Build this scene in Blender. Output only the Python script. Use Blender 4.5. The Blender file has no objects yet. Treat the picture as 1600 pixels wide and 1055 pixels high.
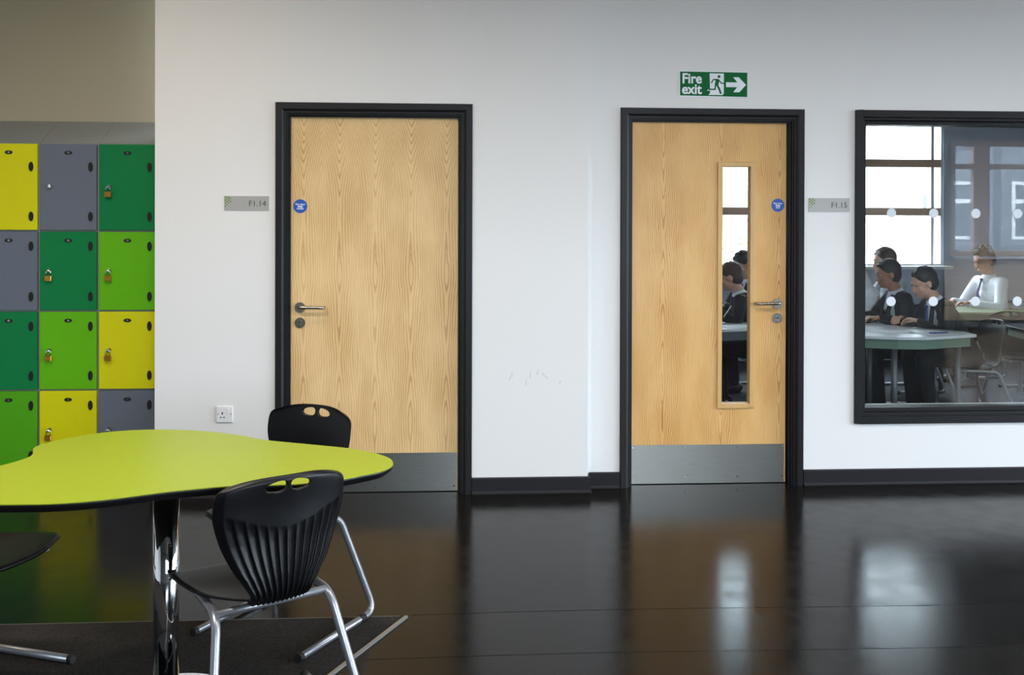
import bpy, math, random
from mathutils import Vector, Matrix
random.seed(7)
PI = math.pi
SC = bpy.context.scene
COL = SC.collection

# ------------------------------------------------------------------ camera
cam_d = bpy.data.cameras.new('camera')
cam = bpy.data.objects.new('camera', cam_d); COL.objects.link(cam)
cam_d.sensor_width = 36.0
cam_d.lens = 33.75
cam_d.shift_y = -0.1037
cam_d.clip_start = 0.02
R = (Matrix.Rotation(math.radians(-3.4274), 4, 'Z') @ Matrix.Rotation(math.radians(90 - 0.2395), 4, 'X')
     @ Matrix.Rotation(math.radians(0.1542), 4, 'Z'))
cam.matrix_world = Matrix.Translation((0, 0, 1.4511)) @ R
SC.camera = cam

# ------------------------------------------------------------------ sky and exposure
SC.view_settings.view_transform = 'Standard'
SC.view_settings.look = 'None'
SC.view_settings.gamma = 1.0
SC.view_settings.use_curve_mapping = False
SC.view_settings.exposure = 0.54
SKY = 17.5
w = bpy.data.worlds.new('overcast_sky'); SC.world = w; w.use_nodes = True
nt = w.node_tree
bg = nt.nodes['Background']
tc = nt.nodes.new('ShaderNodeTexCoord'); sx = nt.nodes.new('ShaderNodeSeparateXYZ')
cr = nt.nodes.new('ShaderNodeValToRGB')
cr.color_ramp.elements[0].position = 0.0; cr.color_ramp.elements[0].color = (0.74, 0.83, 0.97, 1)
cr.color_ramp.elements[1].position = 0.8; cr.color_ramp.elements[1].color = (0.82, 0.90, 1.0, 1)
nt.links.new(tc.outputs['Generated'], sx.inputs[0]); nt.links.new(sx.outputs['Z'], cr.inputs[0])
nt.links.new(cr.outputs[0], bg.inputs['Color']); bg.inputs['Strength'].default_value = SKY


def portal(name, x0, x1, z0, z1, y, toward):
    """a sky portal lying in a real window opening (it only guides the sampling of the sky)"""
    l = bpy.data.lights.new(name, 'AREA'); l.shape = 'RECTANGLE'; l.size = x1 - x0; l.size_y = z1 - z0
    l.cycles.is_portal = True
    o = bpy.data.objects.new(name, l); COL.objects.link(o)
    o.location = ((x0 + x1) / 2, y, (z0 + z1) / 2)
    o.rotation_euler = (PI / 2 if toward > 0 else -PI / 2, 0, 0)   # -Z of the light looks along +y / -y
    return o


YR = -3.0           # rear wall of the corridor
YF = 10.3           # far wall of the classroom
REARW = [(0.5, 3.3, 1.00, 2.60), (7.30, 8.9, 1.04, 2.75)]
XE = 9.3            # glazed end of the corridor
ENDW = (-2.8, 4.9, 0.45, 2.95)     # y0, y1, z0, z1 of the end glazing
FARW = [(1.7, 5.39, 1.04, 3.05)]
for i, (x0, x1, z0, z1) in enumerate(REARW):
    portal('daylight_portal', x0, x1, z0, z1, YR - 0.12, 1)
pe = portal('daylight_portal', -3.85, 3.85, ENDW[2], ENDW[3], 0, 1)
pe.location = (XE + 0.12, (ENDW[0] + ENDW[1]) / 2, (ENDW[2] + ENDW[3]) / 2); pe.rotation_euler = (PI / 2, 0, PI / 2)
for i, (x0, x1, z0, z1) in enumerate(FARW):
    portal('daylight_portal', x0, x1, z0, z1, YF + 0.12, -1)


# ------------------------------------------------------------------ helpers
def lin(c):
    return tuple(((v / 255.0) / 12.92) if v / 255.0 <= 0.04045 else (((v / 255.0) + 0.055) / 1.055) ** 2.4 for v in c)


MATS = {}


def mat(name, rgb, rough=0.5, metal=0.0, spec=0.5, bump=0.0, bscale=200.0, vary=0.0, vscale=8.0, coat=0.0, emit=None, stretch=(1, 1, 1)):
    if name in MATS: return MATS[name]
    m = bpy.data.materials.new(name); m.use_nodes = True
    n = m.node_tree.nodes; L = m.node_tree.links
    b = n['Principled BSDF']
    c = lin(rgb) + (1,)
    b.inputs['Base Color'].default_value = c
    b.inputs['Roughness'].default_value = rough
    b.inputs['Metallic'].default_value = metal
    b.inputs['Specular IOR Level'].default_value = spec
    b.inputs['Coat Weight'].default_value = coat
    if emit:
        b.inputs['Emission Color'].default_value = lin(emit[0]) + (1,); b.inputs['Emission Strength'].default_value = emit[1]
    t = n.new('ShaderNodeTexCoord'); mp = n.new('ShaderNodeMapping'); mp.inputs['Scale'].default_value = stretch
    L.new(t.outputs['Object'], mp.inputs[0])
    if vary > 0:
        no = n.new('ShaderNodeTexNoise'); no.inputs['Scale'].default_value = vscale; no.inputs['Detail'].default_value = 4
        L.new(mp.outputs[0], no.inputs['Vector'])
        mx = n.new('ShaderNodeMix'); mx.data_type = 'RGBA'
        mx.inputs['A'].default_value = tuple(max(0, v * (1 - vary)) for v in c[:3]) + (1,)
        mx.inputs['B'].default_value = tuple(min(1, v * (1 + vary)) for v in c[:3]) + (1,)
        L.new(no.outputs['Fac'], mx.inputs['Factor']); L.new(mx.outputs['Result'], b.inputs['Base Color'])
    if bump > 0:
        no = n.new('ShaderNodeTexNoise'); no.inputs['Scale'].default_value = bscale; no.inputs['Detail'].default_value = 3
        L.new(mp.outputs[0], no.inputs['Vector'])
        bp = n.new('ShaderNodeBump'); bp.inputs['Strength'].default_value = bump; bp.inputs['Distance'].default_value = 0.002
        L.new(no.outputs['Fac'], bp.inputs['Height']); L.new(bp.outputs[0], b.inputs['Normal'])
    MATS[name] = m
    return m


def glass_mat():
    if 'glass' in MATS: return MATS['glass']
    m = bpy.data.materials.new('glass'); m.use_nodes = True
    n = m.node_tree.nodes; L = m.node_tree.links; n.clear()
    out = n.new('ShaderNodeOutputMaterial'); mix = n.new('ShaderNodeMixShader')
    tr = n.new('ShaderNodeBsdfTransparent'); tr.inputs[0].default_value = (0.95, 0.975, 0.97, 1)
    gl = n.new('ShaderNodeBsdfGlossy'); gl.inputs['Roughness'].default_value = 0.0; gl.inputs['Color'].default_value = (1, 1, 1, 1)
    g = n.new('ShaderNodeNewGeometry'); d = n.new('ShaderNodeVectorMath'); d.operation = 'DOT_PRODUCT'
    L.new(g.outputs['Normal'], d.inputs[0]); L.new(g.outputs['Incoming'], d.inputs[1])
    a = n.new('ShaderNodeMath'); a.operation = 'ABSOLUTE'; L.new(d.outputs['Value'], a.inputs[0])
    s = n.new('ShaderNodeMath'); s.operation = 'SUBTRACT'; s.inputs[0].default_value = 1.0; L.new(a.outputs[0], s.inputs[1])
    p = n.new('ShaderNodeMath'); p.operation = 'POWER'; p.inputs[1].default_value = 5; L.new(s.outputs[0], p.inputs[0])
    q = n.new('ShaderNodeMath'); q.operation = 'MULTIPLY_ADD'; q.inputs[1].default_value = 0.9; q.inputs[2].default_value = 0.045
    L.new(p.outputs[0], q.inputs[0])
    L.new(q.outputs[0], mix.inputs[0]); L.new(tr.outputs[0], mix.inputs[1]); L.new(gl.outputs[0], mix.inputs[2])
    L.new(mix.outputs[0], out.inputs[0])
    MATS['glass'] = m
    return m


class NG:
    """tiny expression helper for math nodes"""
    def __init__(s, m): s.n = m.node_tree.nodes; s.L = m.node_tree.links
    def m(s, op, a, b=None, c=None):
        k = s.n.new('ShaderNodeMath'); k.operation = op
        for i, v in enumerate((a, b, c)):
            if v is None: continue
            if isinstance(v, (int, float)): k.inputs[i].default_value = v
            else: s.L.new(v, k.inputs[i])
        return k.outputs[0]
    def vec(s, x, y, z):
        k = s.n.new('ShaderNodeCombineXYZ')
        for i, v in enumerate((x, y, z)):
            if isinstance(v, (int, float)): k.inputs[i].default_value = v
            else: s.L.new(v, k.inputs[i])
        return k.outputs[0]
    def noise(s, v, scale, detail=3, dist=0.0):
        k = s.n.new('ShaderNodeTexNoise'); k.inputs['Scale'].default_value = scale; k.inputs['Detail'].default_value = detail
        k.inputs['Distortion'].default_value = dist
        s.L.new(v, k.inputs['Vector']); return k.outputs['Fac']
    def mixc(s, f, a, b):
        k = s.n.new('ShaderNodeMix'); k.data_type = 'RGBA'
        if isinstance(f, (int, float)): k.inputs['Factor'].default_value = f
        else: s.L.new(f, k.inputs['Factor'])
        for nm, v in (('A', a), ('B', b)):
            if isinstance(v, tuple): k.inputs[nm].default_value = v + (1,)
            else: s.L.new(v, k.inputs[nm])
        return k.outputs['Result']
    def ramp(s, f, p0, p1):
        k = s.n.new('ShaderNodeMapRange'); k.interpolation_type = 'SMOOTHSTEP'
        k.inputs['From Min'].default_value = p0; k.inputs['From Max'].default_value = p1
        s.L.new(f, k.inputs['Value']); return k.outputs['Result']


def ash_veneer(name, kind, light, mid, dark):
    """ash veneer: slip-matched leaves with cathedral figure (kind 1) or quieter straight grain with slim cathedrals (kind 2)"""
    m = bpy.data.materials.new(name); m.use_nodes = True
    g = NG(m); b = g.n['Principled BSDF']
    t = g.n.new('ShaderNodeTexCoord'); sp = g.n.new('ShaderNodeSeparateXYZ'); g.L.new(t.outputs['Object'], sp.inputs[0])
    x, z = sp.outputs['X'], sp.outputs['Z']
    P = 0.194 if kind == 1 else 0.335
    off = 0.066 if kind == 1 else 0.19
    k = g.m('DIVIDE', g.m('ADD', x, 2.0 * P + (P / 2 - off)), P)
    fr = g.m('SUBTRACT', g.m('FRACT', k), 0.5)
    u = g.m('MULTIPLY', fr, P)                               # metres from the leaf centre
    nz = g.noise(g.vec(g.m('MULTIPLY', u, 5.0), g.m('FLOOR', k) if kind == 2 else 0.0, g.m('MULTIPLY', z, 1.5)), 2.2, 3)
    nz = g.m('SUBTRACT', nz, 0.5)
    if kind == 1:
        up_ = g.m('MULTIPLY', g.m('EXPONENT', g.m('DIVIDE', g.m('SUBTRACT', z, 2.05), 0.27)), 0.082)
        lo_ = g.m('MULTIPLY', g.m('PINGPONG', g.m('ADD', z, 0.08), 0.42), 0.055)
        hyp = g.m('SQRT', g.m('ADD', g.m('MULTIPLY', u, u), 0.00010))
        ph = g.m('SUBTRACT', g.m('SUBTRACT', hyp, up_), lo_)
        ph = g.m('ADD', ph, g.m('MULTIPLY', nz, 0.036))
        freq = 2 * PI * 82
    else:
        zf = g.m('PINGPONG', g.m('ADD', z, 0.15), 0.78)
        hyp = g.m('SQRT', g.m('ADD', g.m('MULTIPLY', u, u), 0.00010))
        ph = g.m('SUBTRACT', hyp, g.m('MULTIPLY', 0.055, zf))
        ph = g.m('ADD', ph, g.m('MULTIPLY', nz, 0.045))
        freq = 2 * PI * 100
    sn = g.m('SINE', g.m('MULTIPLY', ph, freq))
    sharp = g.ramp(sn, 0.1, 1.0)
    fib = g.noise(g.vec(g.m('MULTIPLY', x, 260.0), 0.0, g.m('MULTIPLY', z, 5.0)), 1.0, 3)
    blotch = g.noise(g.vec(g.m('MULTIPLY', x, 6.0), 3.0, g.m('MULTIPLY', z, 2.2)), 1.0, 4)
    amt = g.m('MULTIPLY', sharp, g.m('ADD', 0.35, g.m('MULTIPLY', g.ramp(blotch, 0.3, 0.7), 0.5)))
    if kind == 1:
        amt = g.m('MULTIPLY', amt, g.m('SUBTRACT', 1.0, g.m('MULTIPLY', g.ramp(g.m('ABSOLUTE', u), 0.045, 0.095), 0.35)))
    else:
        amt = g.m('MULTIPLY', amt, g.m('SUBTRACT', 1.0, g.m('MULTIPLY', g.ramp(g.m('ABSOLUTE', u), 0.085, 0.15), 0.75)))
    c = g.mixc(g.ramp(blotch, 0.25, 0.75), light, mid)
    c = g.mixc(g.m('MULTIPLY', amt, 0.85), c, dark)
    c = g.mixc(g.m('MULTIPLY', g.ramp(fib, 0.45, 0.8), 0.22), c, dark)
    g.L.new(c, b.inputs['Base Color'])
    b.inputs['Roughness'].default_value = 0.42
    b.inputs['Specular IOR Level'].default_value = 0.35
    return m


def floor_vinyl():
    m = bpy.data.materials.new('dark_vinyl'); m.use_nodes = True
    g = NG(m); b = g.n['Principled BSDF']
    t = g.n.new('ShaderNodeTexCoord'); o = t.outputs['Object']
    n1 = g.noise(o, 85, 5); n2 = g.noise(o, 9, 5); n3 = g.noise(o, 420, 2)
    c = g.mixc(n2, lin((20, 18, 17)), lin((27, 25, 24)))
    c = g.mixc(g.m('MULTIPLY', g.ramp(n3, 0.62, 0.75), 0.35), c, lin((80, 76, 72)))
    g.L.new(c, b.inputs['Base Color'])
    g.L.new(g.m('ADD', 0.13, g.m('MULTIPLY', g.ramp(n2, 0.3, 0.7), 0.07)), b.inputs['Roughness'])
    b.inputs['Specular IOR Level'].default_value = 0.12
    bp = g.n.new('ShaderNodeBump'); bp.inputs['Strength'].default_value = 0.17; bp.inputs['Distance'].default_value = 0.001
    g.L.new(g.m('ADD', n1, g.m('MULTIPLY', g.noise(o, 380, 2), 0.55)), bp.inputs['Height']); g.L.new(bp.outputs[0], b.inputs['Normal'])
    return m


class MB:
    """collects shapes; build() links them as ONE mesh object"""
    def __init__(s): s.v = []; s.f = []; s.sm = []
    def add(s, vs, fs, smooth=False):
        o = len(s.v); s.v += [tuple(p) for p in vs]
        for f in fs: s.f.append(tuple(i + o for i in f)); s.sm.append(smooth)
        return s
    def box(s, x0, y0, z0, x1, y1, z1, bev=0.0):
        if bev > 0:
            b = bev
            vs = []
            for (dx, sx_) in ((x0, 1), (x1, -1)):
                for (dy, sy_) in ((y0, 1), (y1, -1)):
                    for (dz, sz_) in ((z0, 1), (z1, -1)):
                        vs += [(dx, dy + sy_ * b, dz + sz_ * b), (dx + sx_ * b, dy, dz + sz_ * b), (dx + sx_ * b, dy + sy_ * b, dz)]
            def I(ix, iy, iz, k): return (ix * 4 + iy * 2 + iz) * 3 + k
            fs = []
            for ix in (0, 1): fs.append((I(ix, 0, 0, 0), I(ix, 1, 0, 0), I(ix, 1, 1, 0), I(ix, 0, 1, 0)) if ix else (I(ix, 0, 0, 0), I(ix, 0, 1, 0), I(ix, 1, 1, 0), I(ix, 1, 0, 0)))
            for iy in (0, 1): fs.append((I(0, iy, 0, 1), I(0, iy, 1, 1), I(1, iy, 1, 1), I(1, iy, 0, 1)) if iy else (I(0, iy, 0, 1), I(1, iy, 0, 1), I(1, iy, 1, 1), I(0, iy, 1, 1)))
            for iz in (0, 1): fs.append((I(0, 0, iz, 2), I(1, 0, iz, 2), I(1, 1, iz, 2), I(0, 1, iz, 2)) if iz else (I(0, 0, iz, 2), I(0, 1, iz, 2), I(1, 1, iz, 2), I(1, 0, iz, 2)))
            for iy in (0, 1):
                for iz in (0, 1):
                    fs.append((I(0, iy, iz, 1), I(1, iy, iz, 1), I(1, iy, iz, 2), I(0, iy, iz, 2)))
            for ix in (0, 1):
                for iz in (0, 1):
                    fs.append((I(ix, 0, iz, 0), I(ix, 1, iz, 0), I(ix, 1, iz, 2), I(ix, 0, iz, 2)))
            for ix in (0, 1):
                for iy in (0, 1):
                    fs.append((I(ix, iy, 0, 0), I(ix, iy, 1, 0), I(ix, iy, 1, 1), I(ix, iy, 0, 1)))
            for ix in (0, 1):
                for iy in (0, 1):
                    for iz in (0, 1): fs.append((I(ix, iy, iz, 0), I(ix, iy, iz, 1), I(ix, iy, iz, 2)))
            return s.add(vs, fs)
        vs = [(x, y, z) for x in (x0, x1) for y in (y0, y1) for z in (z0, z1)]
        return s.add(vs, [(0, 1, 3, 2), (4, 6, 7, 5), (0, 4, 5, 1), (2, 3, 7, 6), (0, 2, 6, 4), (1, 5, 7, 3)])
    def prism(s, poly, y0, y1, plane='xz'):
        """extruded polygon: 'xz' extruded along y, 'xy' extruded along z, 'yz' along x"""
        n = len(poly)
        def P(a, b, c):
            return {'xz': (a, c, b), 'xy': (a, b, c), 'yz': (c, a, b)}[plane]
        vs = [P(a, b, y0) for a, b in poly] + [P(a, b, y1) for a, b in poly]
        fs = [tuple(range(n)), tuple(range(2 * n - 1, n - 1, -1))]
        fs += [(i, n + i, n + (i + 1) % n, (i + 1) % n) for i in range(n)]
        return s.add(vs, fs)
    def tube(s, pts, r, n=12, cap=True):
        pts = [Vector(p) for p in pts]
        rs = r if isinstance(r, (list, tuple)) else [r] * len(pts)
        tang = []
        for i in range(len(pts)):
            a = pts[max(0, i - 1)]; b = pts[min(len(pts) - 1, i + 1)]
            tang.append((b - a).normalized())
        up = Vector((0, 0, 1)) if abs(tang[0].z) < 0.9 else Vector((1, 0, 0))
        nrm = (up - tang[0] * up.dot(tang[0])).normalized()
        vs = []
        for i, p in enumerate(pts):
            t = tang[i]
            nrm = (nrm - t * nrm.dot(t)).normalized(); bn = t.cross(nrm)
            for k in range(n):
                a = 2 * PI * k / n
                vs.append(p + (nrm * math.cos(a) + bn * math.sin(a)) * rs[i])
        fs = []
        for i in range(len(pts) - 1):
            for k in range(n):
                fs.append((i * n + k, i * n + (k + 1) % n, (i + 1) * n + (k + 1) % n, (i + 1) * n + k))
        s.add(vs, fs, True)
        if cap:
            o = len(s.v) - len(vs)
            s.f.append(tuple(o + k for k in range(n - 1, -1, -1))); s.sm.append(False)
            s.f.append(tuple(o + (len(pts) - 1) * n + k for k in range(n))); s.sm.append(False)
        return s
    def disc(s, c, r, h, n=32, axis='z', bev=0.0, rx=None):
        """short cylinder from c along +axis by h (rx: second radius for an oval)"""
        rz = r if rx is None else rx
        prof = [(0.0, 1.0, 0.0), (h - bev, 1.0, 0.0), (h, 1.0, bev)] if bev > 0 else [(0.0, 1.0, 0.0), (h, 1.0, 0.0)]
        vs = []
        for (d, q, bb) in prof:
            for k in range(n):
                a = 2 * PI * k / n; ca, sa = math.cos(a) * (r - bb), math.sin(a) * (rz - bb)
                vs.append({'z': (c[0] + ca, c[1] + sa, c[2] + d), 'y': (c[0] + ca, c[1] + d, c[2] + sa), 'x': (c[0] + d, c[1] + ca, c[2] + sa)}[axis])
        m = len(prof); fs = []
        for i in range(m - 1):
            for k in range(n): fs.append((i * n + k, i * n + (k + 1) % n, (i + 1) * n + (k + 1) % n, (i + 1) * n + k))
        s.add(vs, fs, True)
        o = len(s.v) - len(vs)
        s.f.append(tuple(o + k for k in range(n))); s.sm.append(False)
        s.f.append(tuple(o + (m - 1) * n + k for k in range(n))); s.sm.append(False)
        return s
    def ell(s, c, r, n=16, rot=None):
        vs = []; fs = []
        for i in range(n + 1):
            th = PI * i / n
            for k in range(n * 2):
                ph = PI * k / n
                p = Vector((r[0] * math.sin(th) * math.cos(ph), r[1] * math.sin(th) * math.sin(ph), r[2] * math.cos(th)))
                if rot is not None: p = rot @ p
                vs.append((c[0] + p.x, c[1] + p.y, c[2] + p.z))
        q = n * 2
        for i in range(n):
            for k in range(q): fs.append((i * q + k, (i + 1) * q + k, (i + 1) * q + (k + 1) % q, i * q + (k + 1) % q))
        return s.add(vs, fs, True)
    def mesh(s, name):
        me = bpy.data.meshes.new(name); me.from_pydata(s.v, [], s.f)
        for p, q in zip(me.polygons, s.sm): p.use_smooth = q
        me.validate(); me.update()
        import bmesh
        b = bmesh.new(); b.from_mesh(me); bmesh.ops.remove_doubles(b, verts=b.verts, dist=1e-6)
        bmesh.ops.recalc_face_normals(b, faces=b.faces); b.to_mesh(me); b.free()
        return me
    def build(s, name, m, parent=None, bevel=0.0, label=None):
        me = s.mesh(name)
        o = bpy.data.objects.new(name, me); COL.objects.link(o)
        me.materials.append(m)
        if parent is not None: o.parent = parent
        if bevel > 0:
            md = o.modifiers.new('bevel', 'BEVEL'); md.width = bevel; md.segments = 2; md.limit_method = 'ANGLE'
            md.angle_limit = math.radians(40)
        if label: o['label'] = label
        return o


def tag(o, label, cat, group=None, kind=None):
    o['label'] = label; o['category'] = cat
    if group: o['group'] = group
    if kind: o['kind'] = kind
    return o


def thing(name, label, cat, loc=(0, 0, 0), rz=0.0, group=None, kind=None):
    o = bpy.data.objects.new(name, None); COL.objects.link(o); o.empty_display_size = 0.1
    o.location = loc; o.rotation_euler = (0, 0, rz)
    return tag(o, label, cat, group, kind)


def struct(o, label, cat): return tag(o, label, cat, kind='structure')


def kids(o): return [c for c in COL.objects if c.parent == o]


def copy_tree(o, loc, rz, label, group=None):
    allobj = {}
    for c in list(COL.objects):
        if c.parent is not None: allobj.setdefault(c.parent.name, []).append(c)
    def rec(src, par):
        c = src.copy(); COL.objects.link(c)
        if par is not None: c.parent = par
        for ch in allobj.get(src.name, []): rec(ch, c)
        return c
    r = rec(o, None); r.location = loc; r.rotation_euler = (0, 0, rz); r['label'] = label
    if group: r['group'] = group
    return r


def fillet(pts, rad, n=7):
    """polyline with rounded corners"""
    pts = [Vector(p) for p in pts]; out = [pts[0]]
    for i in range(1, len(pts) - 1):
        r = rad[i - 1] if isinstance(rad, (list, tuple)) else rad
        a = (pts[i - 1] - pts[i]); b = (pts[i + 1] - pts[i])
        d = min(r, a.length * 0.49, b.length * 0.49)
        p0 = pts[i] + a.normalized() * d; p1 = pts[i] + b.normalized() * d
        for k in range(n + 1):
            t = k / n
            out.append(p0 * (1 - t) ** 2 + pts[i] * 2 * t * (1 - t) + p1 * t * t)
    out.append(pts[-1]); return out


def catmull(pts, n=8):
    out = []; m = len(pts)
    for i in range(m):
        p0, p1, p2, p3 = (Vector(pts[(i + k - 1) % m]) for k in range(4))
        for k in range(n):
            t = k / n
            out.append(tuple(0.5 * ((2 * p1) + (p2 - p0) * t + (2 * p0 - 5 * p1 + 4 * p2 - p3) * t * t + (3 * p1 - p0 - 3 * p2 + p3) * t ** 3)))
    return out


def text_obj(name, body, size, m, parent, loc, align='LEFT', depth=0.0006, bold=0.0, space=1.0, sx=1.0):
    """lettering standing on a wall: x to the right, z up, facing -y"""
    cu = bpy.data.curves.new(name, 'FONT'); cu.body = body; cu.size = size; cu.align_x = align
    cu.extrude = depth / 2; cu.offset = bold; cu.space_character = space; cu.resolution_u = 6
    tmp = bpy.data.objects.new(name + '_curve', cu); COL.objects.link(tmp)
    bpy.context.view_layer.update()
    me = bpy.data.meshes.new_from_object(tmp.evaluated_get(bpy.context.evaluated_depsgraph_get()))
    bpy.data.objects.remove(tmp)
    for v in me.vertices: v.co = Vector((v.co.x * sx + loc[0], -v.co.z + loc[1], v.co.y + loc[2]))
    me.materials.clear(); me.materials.append(m)
    o = bpy.data.objects.new(name, me); COL.objects.link(o); o.parent = parent
    return o


# ------------------------------------------------------------------ materials
M_WALL = mat('white_wall_paint', (226, 225, 224), 0.6, spec=0.3, bump=0.05, bscale=60)
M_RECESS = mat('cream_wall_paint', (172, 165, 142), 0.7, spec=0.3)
M_CEIL = mat('ceiling_grey', (120, 120, 118), 0.8)  # darkened so the ceiling bounces less light onto upper wall and table
M_BLACK = mat('charcoal_paint', (28, 28, 30), 0.42, spec=0.22, bump=0.12, bscale=90)
M_SKIRT = mat('charcoal_skirting', (30, 29, 33), 0.5, spec=0.2, bump=0.08, bscale=120)
M_FLOOR = floor_vinyl()
M_CARPET = mat('charcoal_carpet', (50, 47, 45), 0.95, spec=0.1, bump=1.0, bscale=300, vary=0.85, vscale=110)
M_STEEL = mat('brushed_steel', (150, 148, 143), 0.32, metal=1.0, bump=0.08, bscale=30, vary=0.12, vscale=12, stretch=(1, 1, 12))
M_HANDLE = mat('satin_steel', (176, 172, 166), 0.24, metal=1.0)
M_CHROME = mat('chrome', (225, 228, 232), 0.04, metal=1.0)
M_ALU = mat('silver_painted_tube', (150, 152, 158), 0.36, metal=0.75)
M_TRIM = mat('aluminium_trim', (165, 163, 160), 0.4, metal=0.7)
M_PLASTIC = mat('black_plastic', (9, 9, 12), 0.40, spec=0.30, bump=0.10, bscale=500)
M_RUBBER = mat('black_rubber', (14, 14, 14), 0.7)
M_LIME = mat('lime_laminate', (152, 166, 40), 0.38, spec=0.25, bump=0.06, bscale=600, vary=0.05, vscale=260)
M_EDGE = mat('black_table_edge', (14, 14, 16), 0.4)
M_GLASS = glass_mat()
M_WHITE = mat('white_plastic', (228, 228, 228), 0.35)
M_DARKHOLE = mat('dark_slot', (22, 20, 20), 0.8)
M_BEAD = mat('beech_bead', (205, 164, 104), 0.42, vary=0.12, vscale=40, stretch=(1, 1, 0.05))
M_WOODFR = mat('brown_window_wood', (196, 162, 136), 0.5, vary=0.2, vscale=12, stretch=(6, 6, 0.6))
M_VEN1 = ash_veneer('ash_veneer_cathedral', 1, lin((234, 200, 146)), lin((220, 184, 128)), lin((172, 126, 74)))
M_VEN2 = ash_veneer('ash_veneer_straight', 2, lin((228, 184, 120)), lin((216, 168, 100)), lin((158, 100, 50)))

YA, YB = 5.227, 5.311
CEIL = 3.2


# ------------------------------------------------------------------ room shell
def wall_with_holes(name, x0, x1, z0, z1, y0, y1, holes, m, label):
    """a slab in the xz plane with rectangular openings (x0,x1,z0,z1)"""
    b = MB(); xs = sorted({x0, x1} | {h[0] for h in holes} | {h[1] for h in holes})
    for a, c in zip(xs[:-1], xs[1:]):
        hs = sorted([h for h in holes if h[0] <= a + 1e-6 and h[1] >= c - 1e-6], key=lambda h: h[2])
        z = z0
        for h in hs:
            if h[2] > z + 1e-6: b.box(a, y0, z, c, y1, h[2])
            z = h[3]
        if z < z1 - 1e-6: b.box(a, y0, z, c, y1, z1)
    return struct(b.build(name, m), label, 'wall')


D1 = dict(x0=-0.960, x1=0.097, lx0=-0.887, lx1=0.020)
D2 = dict(x0=0.923, x1=1.967, lx0=0.986, lx1=1.884)
struct(MB().box(-4.6, YR - 0.2, -0.12, XE, 5.75, 0).build('floor', M_FLOOR), 'dark glossy vinyl floor of the corridor', 'floor')
struct(MB().box(-4.6, YR - 0.2, CEIL, XE + 0.2, 5.9, CEIL + 0.15).build('ceiling', M_CEIL), 'grey corridor ceiling above the picture, darkened to bounce less light', 'ceiling')
wall_with_holes('wall_front', -1.596, 0.733, 0, CEIL, YA, YA + 0.35, [(D1['x0'] + 0.03, D1['x1'] - 0.03, 0, 2.09)], M_WALL,
                'white wall around the solid wooden door left of centre')
WX0, WX1, WZ0, WZ1 = 2.261, 4.75, 0.345, 2.12
wall_with_holes('wall_right', 0.733, XE, 0, CEIL, YB, YB + 0.16,
                [(D2['x0'] + 0.03, D2['x1'] - 0.03, 0, 2.09), (WX0 + 0.03, WX1 - 0.03, WZ0 + 0.03, WZ1 - 0.03)], M_WALL,
                'white wall set slightly back, with the glazed door and the internal window')
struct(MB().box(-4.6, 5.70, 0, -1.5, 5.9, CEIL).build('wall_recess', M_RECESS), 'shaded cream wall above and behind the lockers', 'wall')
struct(MB().box(-4.75, YR, 0, -4.6, 5.9, CEIL).build('wall_left', M_WALL), 'white end wall left of the lockers', 'wall')
we = wall_with_holes('wall_end', YR - 0.2, YF + 0.2, 0, CEIL, -XE - 0.2, -XE, [ENDW], M_WALL, 'glazed end wall of the corridor beyond the right edge')
we.rotation_euler = (0, 0, PI / 2)
wall_with_holes('wall_back', -4.75, XE, 0, CEIL, YR - 0.2, YR, REARW, mat('grey_rear_wall', (96, 96, 98), 0.8), 'window wall behind the viewpoint')


def skirting(name, pts, label):
    """vinyl skirting with a small cove at the floor; pts run left to right, the room lies on the -y side"""
    b = MB(); prof = [(0.0, 0.0), (-0.030, 0.0), (-0.024, 0.004), (-0.019, 0.016), (-0.018, 0.082), (-0.015, 0.087), (0.0, 0.087)]
    rows = []
    for i, (x, y, nx, ny) in enumerate(pts):
        rows.append([(x - d * nx, y - d * ny, z) for d, z in prof])
    k = len(prof)
    vs = [p for r in rows for p in r]; fs = []
    for i in range(len(rows) - 1):
        for j in range(k): fs.append((i * k + j, i * k + (j + 1) % k, (i + 1) * k + (j + 1) % k, (i + 1) * k + j))
    fs += [tuple(range(k)), tuple((len(rows) - 1) * k + j for j in range(k))]
    b.add(vs, fs)
    return struct(b.build(name, M_SKIRT), label, 'skirting board')


# nx,ny is the outward (room) direction of the offset
skirting('baseboard_front', [(D1['x1'] + 0.001, YA, 0, -1), (0.733, YA, 0.75, -1), (0.733, YB - 0.004, 0.75, 0)], 'charcoal skirting between the two doors, wrapping the wall corner')
skirting('baseboard_left', [(-1.596, YA + 0.34, -1, 0), (-1.596, YA, -1, -1), (D1['x0'] - 0.001, YA, 0, -1)], 'charcoal skirting behind the green table')
skirting('baseboard_corner', [(0.752, YB, 0, -1), (D2['x0'] - 0.001, YB, 0, -1)], 'short charcoal skirting left of the glazed door')
skirting('baseboard_right', [(D2['x1'] + 0.001, YB, 0, -1), (XE, YB, 0, -1)], 'charcoal skirting under the internal window')


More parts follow.
